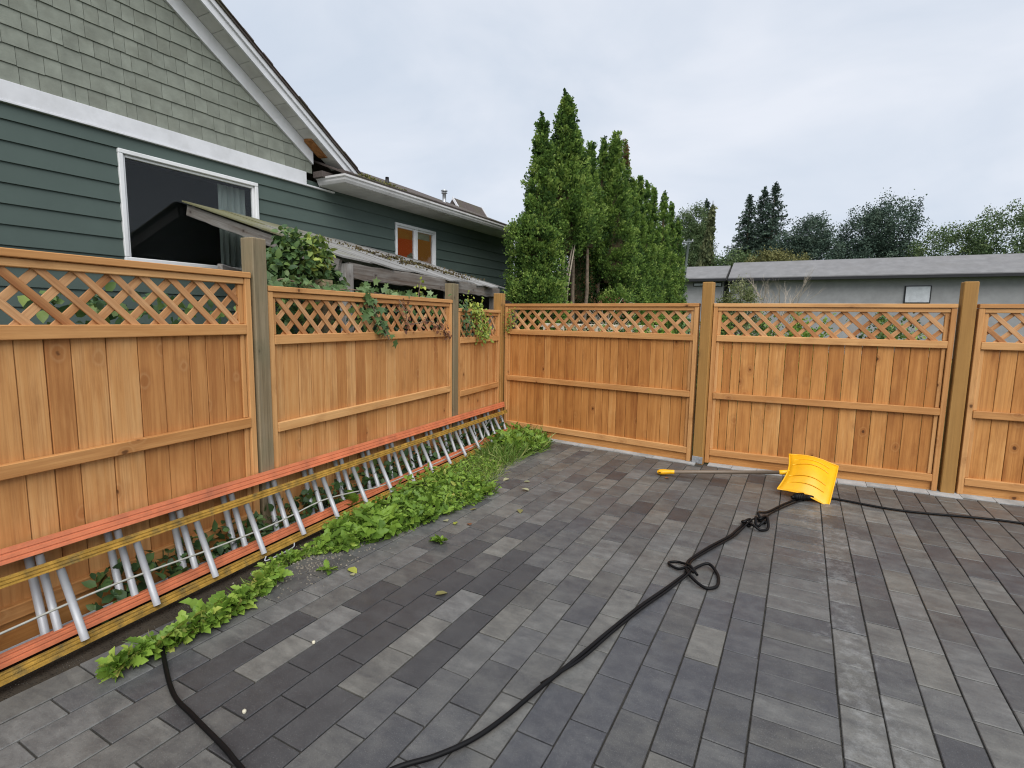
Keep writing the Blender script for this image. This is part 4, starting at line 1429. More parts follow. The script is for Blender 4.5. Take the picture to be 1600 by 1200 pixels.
rosette('lone green weed sprouting between pavers well clear of the weed bed', (-2.036, 2.80, 0.0), 16, (.04, .09), flat=1.0)
rosette('small weed on the pavers beside the gravel patch', (-2.37, 2.13, 0.0), 11, (.04, .075), flat=.7)
rosette('broad-leaved dock plant in the middle of the weed bed', (-2.52, 2.72, 0.02), 18, (.12, .22), flat=.9)
rosette('big-leaved weed at the near end of the weed bed, bottom left', (-2.50, 1.50, 0.01), 12, (.10, .16), flat=.8)
rosette('tall leafy weed pushing through the salmon lower rail', (-3.02, 2.98, 0.02), 14, (.10, .17), flat=1.3)
rosette('leafy clump at the outer tip of the weed bed', (-2.32, 3.72, 0.01), 18, (.08, .14), flat=.7, tone=(.3, .9))

# fallen leaves
LITTER = [(-2.279, 2.199, 'pale yellow leaf', HOP, .085), (-2.183, 2.145, 'small cream leaf', VARIEG, .045), (-2.018, 3.127, 'rust-brown leaf', RUSTLEAF, .06), (-2.121, 3.08, 'lime leaf', HOP, .06), (-2.20, 3.10, 'pale green leaf', VARIEG, .07), (-2.115, 4.284, 'white petal-like leaf', VARIEG, .06), (-2.004, 4.05, 'white curled leaf', VARIEG, .075), (-2.33, 4.27, 'green-white leaf', VARIEG, .08), (-1.051, 5.053, 'orange leaf', RUSTLEAF, .06), (-1.648, 2.207, 'dry tan leaf stalk', OLIVE, .08), (-2.161, 3.439, 'dull straw leaf', OLIVE, .07), (-1.86, 3.60, 'dry tan grass shred', OLIVE, .08)]
where = ['on the pavers by the gravel patch', 'just below the pale yellow leaf', 'on the pavers off the weed bed', 'beside the rust-brown leaf', 'against the edge of the weeds', 'on the brown pavers near the corner', 'on the brown pavers, nearest of the white ones', 'at the grass edge', 'on the pavers in front of the shovel handle', 'on a pale half paver', 'by the tip of the weed bed', 'in the middle of the far pavers']
for (x, y, nm, mt, s), wh in zip(LITTER, where):
    me = leaf_mesh('fallen_leaf', np.array([[0, 0, .006]]), RNG.normal(size=(1, 3)) * np.array([1, 1, .05]), [s], [RNG.uniform(.75, 1)], mt, T_LEAF, up=np.array([[0, 0, 1.0]]), spread=.1)
    tag(put('fallen_leaf', me, None, (x, y, .002)), nm + ' lying ' + wh, 'leaf', 'fallen leaves on the patio')
pb = np.array([(-1.755, 1.153), (-1.875, 1.585)])
for (x, y), lb in zip(pb, ('cream pebble on the pavers near the hose loop, bottom left', 'small pale pebble lying on the light streaked paver')):
    V, F = tube_data([(0, 0, 0), (0, 0, .006), (0, 0, .012), (0, 0, .016)], [.005, .008, .007, .002], 8)
    tag(put('pebble', mesh('pebble', V, F, plain('cream_stone', (.62, .58, .45), .7), True), None, (x, y, 0)), lb, 'pebble')
# crumbs of gravel spilled at the patio edge
ng = 420
yy_ = RNG.normal(2.2, .28, ng)
xx_ = -2.52 + RNG.normal(0, .11, ng)
GV, GF = [], []
for a, b in zip(xx_, yy_):
    s = random.uniform(.003, .009)
    o = len(GV)
    h = random.random() * 6
    GV += [(a + s * math.cos(h + k * 2.09) * random.uniform(.7, 1.2), b + s * math.sin(h + k * 2.09), -.012 + .012) for k in range(3)] + [(a, b, s * 1.1)]
    GF += [[o, o + 1, o + 3], [o + 1, o + 2, o + 3], [o + 2, o, o + 3]]
gm = put('gravel', mesh('gravel', GV, GF, plain('tan_gravel', (.20, .18, .145), .9, .2, var=.4, scale=60)))
tag(gm, 'spilled gravel crumbs at the edge of the weed bed', 'gravel', kind='stuff')

# ================================================================== hose and shovel
hz = 0.0135
main = [(-2.5, 1.25), (-2.1, 1.08), (-1.891, 1.040), (-1.654, 1.006), (-1.546, 0.985), (-1.38, 0.966), (-1.191, 1.045), (-1.08, 1.234), (-0.998, 1.335), (-0.925, 1.463), (-0.878, 1.613), (-0.837, 1.805), (-0.775, 2.066), (-0.718, 2.334), (-0.646, 2.641), (-0.571, 2.90), (-0.491, 3.185), (-0.412, 3.318), (-0.345, 3.24), (-0.322, 3.12), (-0.335, 3.05), (-0.386, 3.025), (-0.467, 3.09), (-0.512, 3.185), (-0.526, 3.292), (-0.511, 3.383), (-0.438, 3.625), (-0.347, 3.875), (-0.313, 4.028), (-0.272, 4.194), (-0.22, 4.13), (-0.165, 4.11), (-0.12, 4.175), (-0.136, 4.30), (-0.18, 4.31), (-0.21, 4.25), (-0.19, 4.17), (-0.15, 4.20), (-0.155, 4.30), (-0.20, 4.36), (-0.14, 4.551), (-0.012, 4.869), (0.09, 5.05), (0.3, 5.2), (0.8, 5.15), (1.6, 5.3), (2.6, 5.1)]
zs = []
for i in range(len(main)):
    zs.append(hz)
for i in (17, 22, 23):
    zs[i] = hz + 0.012
for i in (30, 33, 35, 37, 39):
    zs[i] = hz + 0.02 * (1 + (i % 2))
cv = spline([(x, y, z) for (x, y), z in zip(main, zs)], 9)
hb = np.array([-0.5, 3.2, 0])
V, F = tube_data([p - hb for p in cv], 0.0092, 10)
hose = thing('black_hose', 'long black rubber hose snaking and knotted across the pavers', 'hose', tuple(hb))
put('hose_run', mesh('hose_run', V, F, RUBBER, True), hose)
h3 = [(-0.46, 3.13, hz + .022), (-0.505, 3.185, hz + .02), (-0.558, 3.184, hz), (-0.615, 3.212, hz), (-0.625, 3.245, hz), (-0.585, 3.275, hz), (-0.53, 3.255, hz + .008), (-0.488, 3.19, hz + .03), (-0.44, 3.13, hz + .012)]
V, F = tube_data([p - hb for p in spline(h3, 8)], 0.0080, 10)
put('hose_loop', mesh('hose_loop', V, F, RUBBER, True), hose)
second = [(-0.84, 1.845, hz), (-0.755, 2.08, hz), (-0.70, 2.34, hz), (-0.628, 2.64, hz), (-0.555, 2.89, hz), (-0.485, 3.12, hz + .02), (-0.505, 3.27, hz + .012), (-0.49, 3.40, hz), (-0.415, 3.62, hz), (-0.325, 3.87, hz), (-0.285, 4.05, hz), (-0.23, 4.22, hz + .03), (-0.155, 4.36, hz + .01), (-0.105, 4.56, hz), (0.02, 4.86, hz), (0.10, 5.02, hz)]
V, F = tube_data([p - hb for p in spline(second, 8)], 0.0060, 8)
put('doubled_strand', mesh('doubled_strand', V, F, RUBBER, True), hose)
for kx, ky in ((-0.265, 4.20), (-0.165, 4.33)):
    pts = [(kx + .03 * math.cos(a), ky + .045 * math.sin(a * 2), .022 + .016 * math.sin(a)) for a in np.linspace(0, 2 * PI, 16)]
    V, F = tube_data([np.array(p) - hb for p in pts], 0.0095, 8)
    put('knot', mesh('knot', V, F, RUBBER, True), hose)
# plug-in box at the hose end
noz = thing('hose_connector', 'black ribbed connector at the hose end by the shovel', 'connector', (0.075, 5.02, 0))
V, F = tube_data([(-.06, -.03, .03), (-.04, -.02, .032), (-.035, -.018, .034), (.03, .02, .036), (.035, .022, .034), (.10, .05, .034)], [.013, .020, .032, .034, .026, .024], 12)
put('housing', mesh('housing', V, F, RUBBER, True), noz)
for i in range(4):
    V, F = tube_data([(-.02 + i * .014, -.010 + i * .0085, .035), (-.014 + i * .014, -.007 + i * .0085, .035)], .037, 12)
    put('rib', mesh('rib', V, F, RUBBER), noz)

sh0 = Vector((-1.157, 5.164, 0.028))
sh1 = Vector((-0.045, 5.285, 0.165))
shov = thing('snow_shovel', 'yellow plastic snow shovel lying on the pavers in front of the gate', 'shovel', (sh0.x, sh0.y, 0))
rb = Vector((sh0.x, sh0.y, 0))
dr = (sh1 - sh0).normalized()
V, F = tube_data([sh0 - rb + dr * 0.14, sh1 - rb], 0.0175, 12)
put('shaft', mesh('shaft', V, F, SHAFT, True), shov)
# grip: swollen loop handle
side = Vector((0, 0, 1)).cross(dr).normalized()
upv = dr.cross(side)
V, F = [], []
prof = [(0.0, .012, .010), (.01, .028, .020), (.03, .036, .026), (.06, .034, .026), (.09, .027, .024), (.13, .021, .021), (.16, .020, .020), (.165, .016, .016)]
for d, a, b in prof:
    for k in range(14):
        w = 2 * PI * k / 14
        V.append(sh0 - rb + dr * d + side * a * math.cos(w) + upv * b * math.sin(w))
for i in range(len(prof) - 1):
    F += [[i * 14 + k, i * 14 + (k + 1) % 14, (i + 1) * 14 + (k + 1) % 14, (i + 1) * 14 + k] for k in range(14)]
F += [list(range(14)), [(len(prof) - 1) * 14 + k for k in range(14)][::-1]]
grip = put('grip', mesh('grip', V, F, YELLOW, True), shov)
V, F = tube_data([(0, 0, 0), (0, 0, .006)], .012, 10)
gh = mesh('grip_hole', [sh0 - rb + dr * .028 - side * .030 + Vector((v[0], v[1], v[2])) for v in V], F, RUBBER)
put('grip_hole', gh, grip)
# scoop: curved blade, widest axis wv, depth dv, thickness nv
cN, cF = Vector((0.01, 5.145, 0.016)), Vector((0.075, 5.545, 0.245))
wv = (cF - cN).normalized()
dv = (Vector((1, 0.03, -0.10)) - wv * wv.dot(Vector((1, 0.03, -0.10)))).normalized()
nv = wv.cross(dv)
if nv.z < 0:
    nv = -nv
ctr = sh1 + dr * 0.02
hw = 0.245
V, F = [], []
nu, nvn = 22, 12
for i in range(nu + 1):
    s = -1 + 2 * i / nu
    back = 0.02 + 0.13 * (abs(s) ** 2.4) * (1 if s < 0 else 0.35) - 0.0
    for j in range(nvn + 1):
        t = j / nvn
        d = -back * 0 + (0.0 + t * 0.36)
        if t == 0:
            d = -0.01
        start = 0.05 * (1 - abs(s) ** 0.5) * 0
        d = d + (0.12 * (1 - math.cos(s * PI / 2)) - 0.02) * (1 - t) * (-0.3)
        bulge = 0.085 * math.sin(PI * min(1, t * 1.05)) * (1 - 0.55 * s * s) + 0.02 * (1 - s * s)
        V.append(ctr - rb + wv * (s * hw * (0.96 + 0.08 * t)) + dv * d + nv * bulge)
for i in range(nu):
    for j in range(nvn):
        a = i * (nvn + 1) + j
        F.append([a, a + 1, a + nvn + 2, a + nvn + 1])
n0 = len(V)
V += [Vector(v) - nv * 0.006 for v in V[:n0]]
F += [[q + n0 for q in f][::-1] for f in F[:]]
rim = [i * (nvn + 1) for i in range(nu + 1)] + [nu * (nvn + 1) + j for j in range(1, nvn + 1)] + [i * (nvn + 1) + nvn for i in range(nu - 1, -1, -1)] + [j for j in range(nvn - 1, 0, -1)]
for a, b in zip(rim, rim[1:] + rim[:1]):
    F.append([a, b, b + n0, a + n0])
sc = put('scoop', mesh('scoop', V, F, YELLOW, True), shov)
rimpts = [V[q] for q in rim[::2]] + [V[rim[0]]]
rv, rf = tube_data(rimpts, 0.006, 6)
put('rim', mesh('rim', rv, rf, YELLOW, True), sc)
V, F = tube_data([sh1 - rb - dr * 0.05, sh1 - rb + dr * 0.02, sh1 - rb + dr * 0.12 + nv * 0.03], [.021, .024, .012], 12)
put('socket', mesh('socket', V, F, YELLOW, True), sc)
for k in (-2, -1, 1, 2):
    pts = [ctr - rb + wv * (k * .075) + dv * d + nv * (0.088 * math.sin(PI * min(1, d / .36 * 1.05)) * (1 - .55 * (k * .075 / hw) ** 2) + .02 * (1 - (k * .075 / hw) ** 2) + .002) for d in np.linspace(.02, .30, 9)]
    V, F = tube_data(pts, .005, 6)
    put('stiffening_rib', mesh('stiffening_rib', V, F, YELLOW, True), sc)


# ================================================================== trees
def trunk_mesh(h, r0, r1, seed, lean=0.05, mat=BARK, seg=8, limbs=()):
    rr = random.Random(seed)
    pts = [(rr.uniform(-lean, lean) * i * .2, rr.uniform(-lean, lean) * i * .2, h * i / 6) for i in range(7)]
    parts = [tube_data(pts, np.linspace(r0, r1, 7).tolist(), seg)]
    for (z, a, ln, up, rad) in limbs:
        st = np.array([0, 0, z])
        e = st + np.array([math.cos(a) * ln, math.sin(a) * ln, up])
        mid = (st + e) / 2 + np.array([0, 0, .1 * ln])
        parts.append(tube_data([st, mid, e], [rad, rad * .7, rad * .3], 5))
    V, F = merge(parts)
    return mesh('trunk', V, F, mat, True)


def cedar_profile(t):
    return np.minimum(1.0, 1.45 * (1 - t) ** 0.95) * np.minimum(1.0, 0.72 + t * 3.2)


def cedar(label, x, y, h, r, zb, seed, plumes, per, size=(.040, .075), bushy=(), brown_top=False, trunk_mat=BARK, dead=False):
    rg = np.random.default_rng(seed)
    t = thing('cedar_tree', label, 'tree', (x, y, 0), 0, 'columnar cedars in a hedge row')
    H = h - zb
    # plume anchors on the crown's surface
    tt = rg.random(plumes * 3)
    tt = tt[rg.random(len(tt)) < cedar_profile(tt) + .30][:plumes]
    th = rg.random(len(tt)) * 2 * PI
    lump = 1 + .13 * np.sin(th * 3 + tt * 9 + seed) + .10 * np.sin(th * 5 - tt * 17 + seed * 2) + rg.normal(0, .06, len(tt))
    rad = r * cedar_profile(tt) * lump
    out = np.stack([np.cos(th), np.sin(th), np.zeros(len(tt))], 1)
    A0 = out * rad[:, None] * np.where(rg.random(len(tt)) < .25, .55, .86)[:, None]
    A0[:, 2] = zb + tt * H
    ln = (.20 + .18 * rg.random(len(tt))) * (1.0 - .55 * tt)
    for (bx, by, bz, br, bn) in bushy:
        d = unit(rg.normal(size=(bn, 3)))
        A0 = np.concatenate([A0, np.array([bx, by, bz]) + d * br * (.75 + .3 * rg.random((bn, 1)))])
        out = np.concatenate([out, d])
        ln = np.concatenate([ln, np.full(bn, .17)])
        tt = np.concatenate([tt, np.full(bn, .3)])
    ax = unit(out * (.55 - .35 * np.clip(tt, 0, 1))[:, None] + np.array([0, 0, .85]) + rg.normal(size=out.shape) * .20)
    n = len(A0)
    k = per
    s = rg.random((n, k))
    wdt = .062 * np.sin(PI * np.clip(s * .86 + .1, 0, 1))[..., None] * (.30 + .70 * cedar_profile(tt))[:, None, None]
    P = A0[:, None, :] + ax[:, None, :] * (s * ln[:, None])[..., None] + rg.normal(size=(n, k, 3)) * wdt
    D = ax[:, None, :] + rg.normal(size=(n, k, 3)) * .55 + out[:, None, :] * .35
    ptone = .26 + .27 * rg.normal(size=n)
    tone = np.clip(ptone[:, None] + .34 * s + rg.normal(0, .10, (n, k)), 0, .96)
    if dead:
        tone = np.where(rg.random((n, k)) < .25, 1.0, tone * .12)  # tone sunk to paint the hedge gap's shade; some sprays dead brown
    if brown_top:
        mk = (A0[:, 2] > zb + H * .86)[:, None] & (rg.random((n, k)) < .6)
        tone = np.where(mk, 1.0, tone)
    # leader
    nl = 260
    lz = rg.random(nl) ** 1.3
    Pl = np.stack([rg.normal(0, .012, nl) * (1 + 5 * (1 - lz)), rg.normal(0, .012, nl) * (1 + 5 * (1 - lz)), h - .75 + lz * .78], 1)
    P = np.concatenate([P.reshape(-1, 3), Pl])
    D = np.concatenate([D.reshape(-1, 3), rg.normal(size=(nl, 3)) * .35 + np.array([0, 0, 1.])])
    tone = np.concatenate([tone.reshape(-1), rg.uniform(.2, .7, nl)])
    put('crown', leaf_mesh('crown', P, D, rg.uniform(size[0], size[1], len(P)), tone, CEDARLEAF, T_SPRAY), t)
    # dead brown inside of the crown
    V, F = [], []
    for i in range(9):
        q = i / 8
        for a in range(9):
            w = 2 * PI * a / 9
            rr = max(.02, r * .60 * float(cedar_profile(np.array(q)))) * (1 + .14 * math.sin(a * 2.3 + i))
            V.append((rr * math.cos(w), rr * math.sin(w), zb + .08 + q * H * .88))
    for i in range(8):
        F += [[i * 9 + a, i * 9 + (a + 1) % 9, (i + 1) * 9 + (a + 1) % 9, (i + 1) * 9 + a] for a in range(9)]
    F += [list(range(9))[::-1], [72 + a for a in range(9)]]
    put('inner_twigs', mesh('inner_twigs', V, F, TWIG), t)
    put('trunk', trunk_mesh(h * .8, .065, .02, seed, .05, trunk_mat), t)
    return t


cedar('broad cedar at the left end of the hedge, foliage down to the fence', -4.60, 9.55, 5.20, .47, 0.75, 1, 760, 46, bushy=[(.02, -.25, 1.9, .40, 110), (-.10, -.2, 2.9, .42, 110)])
cedar('tallest cedar of the hedge with bare pale stems low down', -4.46, 10.35, 5.87, .47, 2.75, 2, 680, 46, trunk_mat=PALEBARK)
cedar('thin cedar top just right of the tallest cedar', -4.57, 11.25, 5.38, .27, 3.1, 3, 330, 34)
cedar('dark cedar with a bare lower trunk in the gap of the hedge', -4.60, 12.1, 5.44, .27, 3.1, 4, 330, 34)
cedar('slim cedar peeping over the left shoulder of the middle cedars', -4.66, 13.2, 5.85, .27, 2.8, 5, 330, 34)
cedar('full middle cedar of the hedge, bushy at its foot', -4.40, 13.3, 5.97, .44, 2.35, 6, 680, 42, bushy=[(.22, -.1, 1.85, .36, 110), (.25, .1, 1.2, .34, 70)])
cedar('middle cedar with a browned tip behind the full one', -4.36, 13.95, 5.98, .33, 1.2, 7, 420, 34, brown_top=True)
cedar('shade-coloured, partly browned cedar deep in the hedge gap, seen between the bare trunks', -5.10, 13.9, 4.6, .58, 0.3, 8, 520, 34, dead=True)
cedar('shade-coloured, partly browned cedar behind the pale stems of the tallest one', -5.15, 12.7, 4.4, .55, 0.3, 9, 520, 34, dead=True)
cedar('rearmost shade-coloured, partly browned cedar in the hedge gap', -5.62, 15.2, 4.6, .70, 0.3, 10, 520, 34, dead=True)
for i, (cx, cyy, h, r, lb) in enumerate([(-4.41, 15.0, 5.28, .38, 'first of the even cedars receding right of the browned tip'), (-4.43, 15.75, 5.52, .35, 'second of the even cedars receding right of the browned tip'), (-4.46, 16.65, 5.55, .35, 'third of the even cedars in the receding hedge'), (-4.46, 17.5, 5.64, .36, 'fourth of the even cedars in the receding hedge'), (-4.49, 19.0, 5.76, .38, 'third last cedar at the far end of the hedge'), (-4.48, 20.1, 5.58, .38, 'second last cedar at the far end of the hedge'), (-4.50, 21.5, 5.30, .40, 'last cedar at the far right end of the hedge')]):
    cedar(lb, cx, cyy, h, r, 0.4, 20 + i, 560, 34, (.05, .085))

# pale dead stems leaning up into the tallest cedar
for i, (x0, y0, x1, y1, lb) in enumerate([(-4.40, 10.05, -4.28, 10.25, 'pale dead stem leaning into the tallest cedar, thicker one'), (-4.30, 10.0, -4.20, 10.2, 'thin whitish dead stem beside the thicker pale one'), (-4.47, 10.1, -4.40, 10.3, 'greyish dead stem left of the thicker pale one')]):
    V, F = tube_data(spline([(0, 0, 0), (.02, .05, 1.2), ((x1 - x0) * .8, .1, 2.2), ((x1 - x0) * 1.8, .15, 3.0)], 5), np.linspace(.05 - i * .013, .012, 16).tolist(), 7)
    tag(put('dead_sapling', mesh('dead_sapling', V, F, PALEBARK, True), None, (x0, y0, 0)), lb, 'sapling')
# twiggy dead shrub in the hedge gap
rg = random.Random(9)
tw = []
for i in range(46):
    a = rg.uniform(0, 2 * PI)
    l_ = rg.uniform(.4, 1.0)
    z0 = rg.uniform(.6, 1.5)
    p0 = (rg.uniform(-.15, .15), rg.uniform(-.1, .1), z0)
    p1 = (p0[0] + math.cos(a) * l_ * .5, p0[1] + math.sin(a) * l_ * .35, z0 + l_ * .55)
    p2 = (p1[0] + math.cos(a) * l_ * .3, p1[1], p1[2] + l_ * rg.uniform(-.1, .3))
    tw.append(tube_data([p0, p1, p2], [.009, .006, .002], 4))
tw.append(tube_data([(0, 0, 0), (.02, 0, 1.0), (0, 0, 1.7)], [.03, .02, .008], 6))
V, F = merge(tw)
ds = thing('dead_shrub', 'bare twiggy shrub with a few rusty leaves in the hedge gap', 'shrub', (-4.05, 12.2, 0))
put('branches', mesh('branches', V, F, PALEBARK), ds)
P, D = shell(120, (0.05, 0, 1.75), (.38, .25, .3))
put('leaves', leaf_mesh('leaves', P, D, RNG.uniform(.04, .07, 120), RNG.random(120), RUSTLEAF, T_LEAF), ds)


def blob_tree(name, label, cat, loc, spec, mat, lsize, n_per, seed, tr=(.12, .03), trunk_h=None, group=None, template=T_CARD, limbs=6):
    """Broad-leaved crown: leafy clumps scattered over uneven lobes."""
    rg = np.random.default_rng(seed)
    t = thing(name, label, cat, loc, 0, group)
    Ps, Ds, Ts = [], [], []
    for (cx, cyy, cz, rx, rz) in spec:
        nc = max(8, int(n_per * rx * rz))
        d = unit(rg.normal(size=(nc, 3)))
        c = np.array([cx, cyy, cz]) + d * np.array([rx, rx, rz]) * (.55 + .5 * rg.random((nc, 1)))
        k = 44
        q = c[:, None, :] + rg.normal(size=(nc, k, 3)) * lsize * 1.35
        Ps.append(q.reshape(-1, 3))
        Ds.append((d[:, None, :] * .5 + rg.normal(size=(nc, k, 3))).reshape(-1, 3))
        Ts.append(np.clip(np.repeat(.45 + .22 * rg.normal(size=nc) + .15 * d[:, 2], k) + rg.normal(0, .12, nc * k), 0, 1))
    P, D, Tn = np.concatenate(Ps), np.concatenate(Ds), np.concatenate(Ts)
    put('crown', leaf_mesh('crown', P, D, rg.uniform(.6, 1.1, len(P)) * lsize, Tn, mat, template), t)
    th = trunk_h or max(s[2] for s in spec)
    lm = [(th * (.3 + .08 * i), i * 2.4, max(s[3] for s in spec) * .7, th * .25, tr[0] * .5) for i in range(limbs)]
    put('trunk', trunk_mesh(th, tr[0], tr[1], seed, .1, BARK, 8, lm), t)
    return t


def fir(label, x, y, h, r, seed, zb=2.0, dens=1.0, lsz=.30):
    rg = np.random.default_rng(seed)
    t = thing('fir_tree', label, 'tree', (x, y, 0), 0, 'firs on the skyline')
    Ps, Ds, Ts = [], [], []
    z = zb
    limbs = []
    while z < h - .15:
        f = (z - zb) / (h - zb)
        R_ = r * (1 - f) ** .85 * rg.uniform(.70, 1.12) + .03
        nb = int((5 + 4 * (1 - f)) * dens) + 2
        for b in range(nb):
            a = rg.random() * 2 * PI
            L_ = R_ * rg.uniform(.55, 1.15)
            k = max(4, int(L_ * 11))
            s = (np.arange(k) + rg.random(k)) / k
            dirv = np.array([math.cos(a), math.sin(a), 0])
            p = dirv * (s * L_)[:, None]
            p[:, 2] = z + rg.uniform(-.12, .12) + (.22 * s - .42 * s * s + .16 * s ** 4) * L_ * (1.2 - f)
            for rep in range(2):
                Ps.append(p + rg.normal(size=(k, 3)) * np.array([.09, .09, .05]) * min(1, L_))
                Ds.append(dirv * .9 + rg.normal(size=(k, 3)) * .6 + np.array([0, 0, -.25]))
                Ts.append(np.clip(.25 + .35 * s + rg.normal(0, .16, k), 0, 1))
            if b % 3 == 0:
                limbs.append((z, a, L_ * .8, -.05 * L_, .03))
        z += rg.uniform(.26, .46) * (1.15 - .5 * f)
    lz = rg.random(60)
    Ps.append(np.stack([rg.normal(0, .05, 60) * (1.3 - lz), rg.normal(0, .05, 60) * (1.3 - lz), h - 1.0 + lz * 1.0], 1))
    Ds.append(rg.normal(size=(60, 3)) * .4 + np.array([0, 0, 1.]))
    Ts.append(np.full(60, .4))
    P = np.concatenate(Ps)
    put('crown', leaf_mesh('crown', P, np.concatenate(Ds), rg.uniform(.6, 1.15, len(P)) * lsz, np.concatenate(Ts), FIRLEAF, T_SPRAY, up=np.tile([0, 0, 1.], (len(P), 1)), spread=.5), t)
    put('trunk', trunk_mesh(h * .97, .24, .03, seed, .03, BARK, 8, limbs[:60]), t)
    return t


fir('left fir of the dark skyline group above the grey roof', -5.65, 60.0, 14.1, 3.3, 41, 4.0, 1.2)
fir('middle and broadest fir of the dark skyline group', -4.45, 62.0, 15.2, 3.6, 42, 4.0, 1.3)
fir('tallest fir at the right of the skyline group with ragged branches', -3.40, 60.0, 15.05, 3.7, 43, 4.0, 1.0)
fir('far fir tip showing behind the round broadleaf tree', -9.95, 61.0, 14.2, 1.5, 44, 6.0)
blob_tree('broadleaf_tree', 'big round dark broadleaf tree beyond the end of the cedar hedge', 'tree', (-10.1, 55, 0), [(-.6, 0, 9.0, 1.9, 2.6), (.5, 0, 11.0, 1.1, 1.7), (.2, 0, 7.0, 2.2, 2.0), (-.9, 0, 10.6, 1.0, 1.5), (.9, -.3, 9.0, 1.2, 1.8)], BROAD, .15, 48, 51, (.3, .06), 10)
# weeping cedar
def weeping(label, x, y, h):
    rg = np.random.default_rng(60)
    t = thing('weeping_cedar', label, 'tree', (x, y, 0))
    Ps, Ds, Ts = [], [], []
    for i in range(300):
        f = rg.random() ** .8
        z = 3.0 + (h - 3.2) * f
        r0 = 1.25 * (1 - f) ** 1.15 * rg.random() ** .5
        a = rg.random() * 2 * PI
        ln = rg.uniform(.7, 1.9)
        k = 13
        s = rg.random(k)
        px = np.cos(a) * r0 - .6 * (1 - f) + rg.normal(0, .05, k)
        py = np.sin(a) * r0 + rg.normal(0, .05, k)
        Ps.append(np.stack([px, py, z - s * ln], 1))
        Ds.append(rg.normal(size=(k, 3)) * .3 + np.array([0, 0, -1.]))
        Ts.append(np.clip(.5 + .25 * rg.normal() + rg.normal(0, .12, k), 0, 1))
    P = np.concatenate(Ps)
    put('crown', leaf_mesh('crown', P, np.concatenate(Ds), rg.uniform(.22, .42, len(P)), np.concatenate(Ts), leaf_mat('weeping_spray', [(0, (.045, .062, .026)), (.6, (.098, .115, .05)), (1, (.16, .17, .08))], .7, .15, .2), T_SPRAY), t)
    put('trunk', trunk_mesh(h - .1, .16, .02, 60, .03), t)
weeping('narrow drooping olive-green cedar left of the skyline gap', -6.85, 45.0, 10.95)
blob_tree('grey_green_shrub', 'rounded grey-green tree behind the grey houses', 'tree', (-5.15, 45, 0), [(0, 0, 5.8, 1.4, 1.2), (-.8, 0, 5.2, 1.1, 1.2), (1.0, 0, 5.3, 1.1, 1.2), (2.0, 0, 4.9, .9, 1.1)], BROAD, .17, 40, 52)
blob_tree('yellow_green_shrub', 'yellowish rounded tree below the dark firs', 'tree', (-2.55, 42, 0), [(0, 0, 5.5, 1.1, .9), (.9, 0, 5.3, 1.0, .9), (-.8, 0, 5.2, .8, .8), (1.6, 0, 5.0, .7, .8)], OLIVE, .16, 60, 53)
blob_tree('dark_roundtree', 'dark rounded evergreen at the right of the firs', 'tree', (-.7, 50, 0), [(-.5, 0, 7.3, 1.6, 1.7), (.8, 0, 8.2, 1.6, 1.9), (1.4, 0, 6.6, 2.0, 2.0), (-1.2, 0, 6.1, 1.3, 1.5)], FIRLEAF, .15, 60, 54)
blob_tree('dark_roundtree', 'tall dark evergreen far to the right of the firs', 'tree', (4.4, 52, 0), [(-.5, 0, 8.3, 2.0, 2.4), (1.2, 0, 9.0, 2.0, 2.6), (0, 0, 6.0, 3.0, 2.4)], FIRLEAF, .16, 44, 55)
blob_tree('broadleaf_tree', 'wide broadleaf tree right of the evergreens beyond the roofs', 'tree', (11, 50, 0), [(-2, 0, 6.5, 2.6, 2.2), (1.2, 0, 7.2, 2.8, 2.6), (3.8, 0, 6.2, 2.2, 2.2)], BROAD, .15, 44, 56)
blob_tree('rust_shrub', 'small rusty-leaved tree above the right-hand roof', 'tree', (-.45, 40, 0), [(0, 0, 5.1, .55, .6), (.3, 0, 4.7, .6, .6)], OLIVE, .12, 120, 57)
# garden shrubs just beyond the gate
blob_tree('pale_shrub', 'loose pale-leaved shrub standing beyond the gate beside the tall post', 'shrub', (-1.65, 16, 0), [(0, 0, 2.1, .40, .50), (-.25, 0, 1.7, .35, .5), (.28, 0, 1.8, .32, .6), (0, 0, 1.2, .55, .6)], VARIEG, .05, 330, 58, (.03, .008), 2.2, template=T_LEAF)
blob_tree('dark_small_shrub', 'low dark green bush at the foot of the pale shrub', 'shrub', (-2.0, 15.6, 0), [(0, 0, 1.35, .26, .5)], CEDARLEAF, .06, 420, 59, (.03, .01), 1.2)
# bare shrub
bare = thing('bare_shrub', 'leafless grey shrub with fine upright branches beyond the gate', 'shrub', (-.72, 17, 0))
rg = random.Random(77)
tw = [tube_data([(0, 0, 0), (.02, 0, .8), (.0, 0, 1.3)], [.04, .03, .02], 6)]
def branch(p, d, ln, r, depth):
    q = p + d * ln * .5 + np.array([rg.uniform(-.04, .04), rg.uniform(-.04, .04), 0])
    e = q + (d + np.array([rg.uniform(-.2, .2), rg.uniform(-.2, .2), .1])) * ln * .5
    tw.append(tube_data([p, q, e], [r, r * .8, r * .5], 4))
    if depth:
        for i in range(3):
            nd = d + np.array([rg.uniform(-.55, .55), rg.uniform(-.55, .55), rg.uniform(-.05, .3)])
            branch(q + (e - q) * rg.random(), nd / np.linalg.norm(nd), ln * rg.uniform(.5, .8), r * .55, depth - 1)
for i in range(6):
    a = i * 1.05
    d = np.array([math.cos(a) * .45, math.sin(a) * .45, .9])
    branch(np.array([0, 0, .9]), d / np.linalg.norm(d), .95, .018, 3)
V, F = merge(tw)
put('branches', mesh('branches', V, F, PALEBARK), bare)
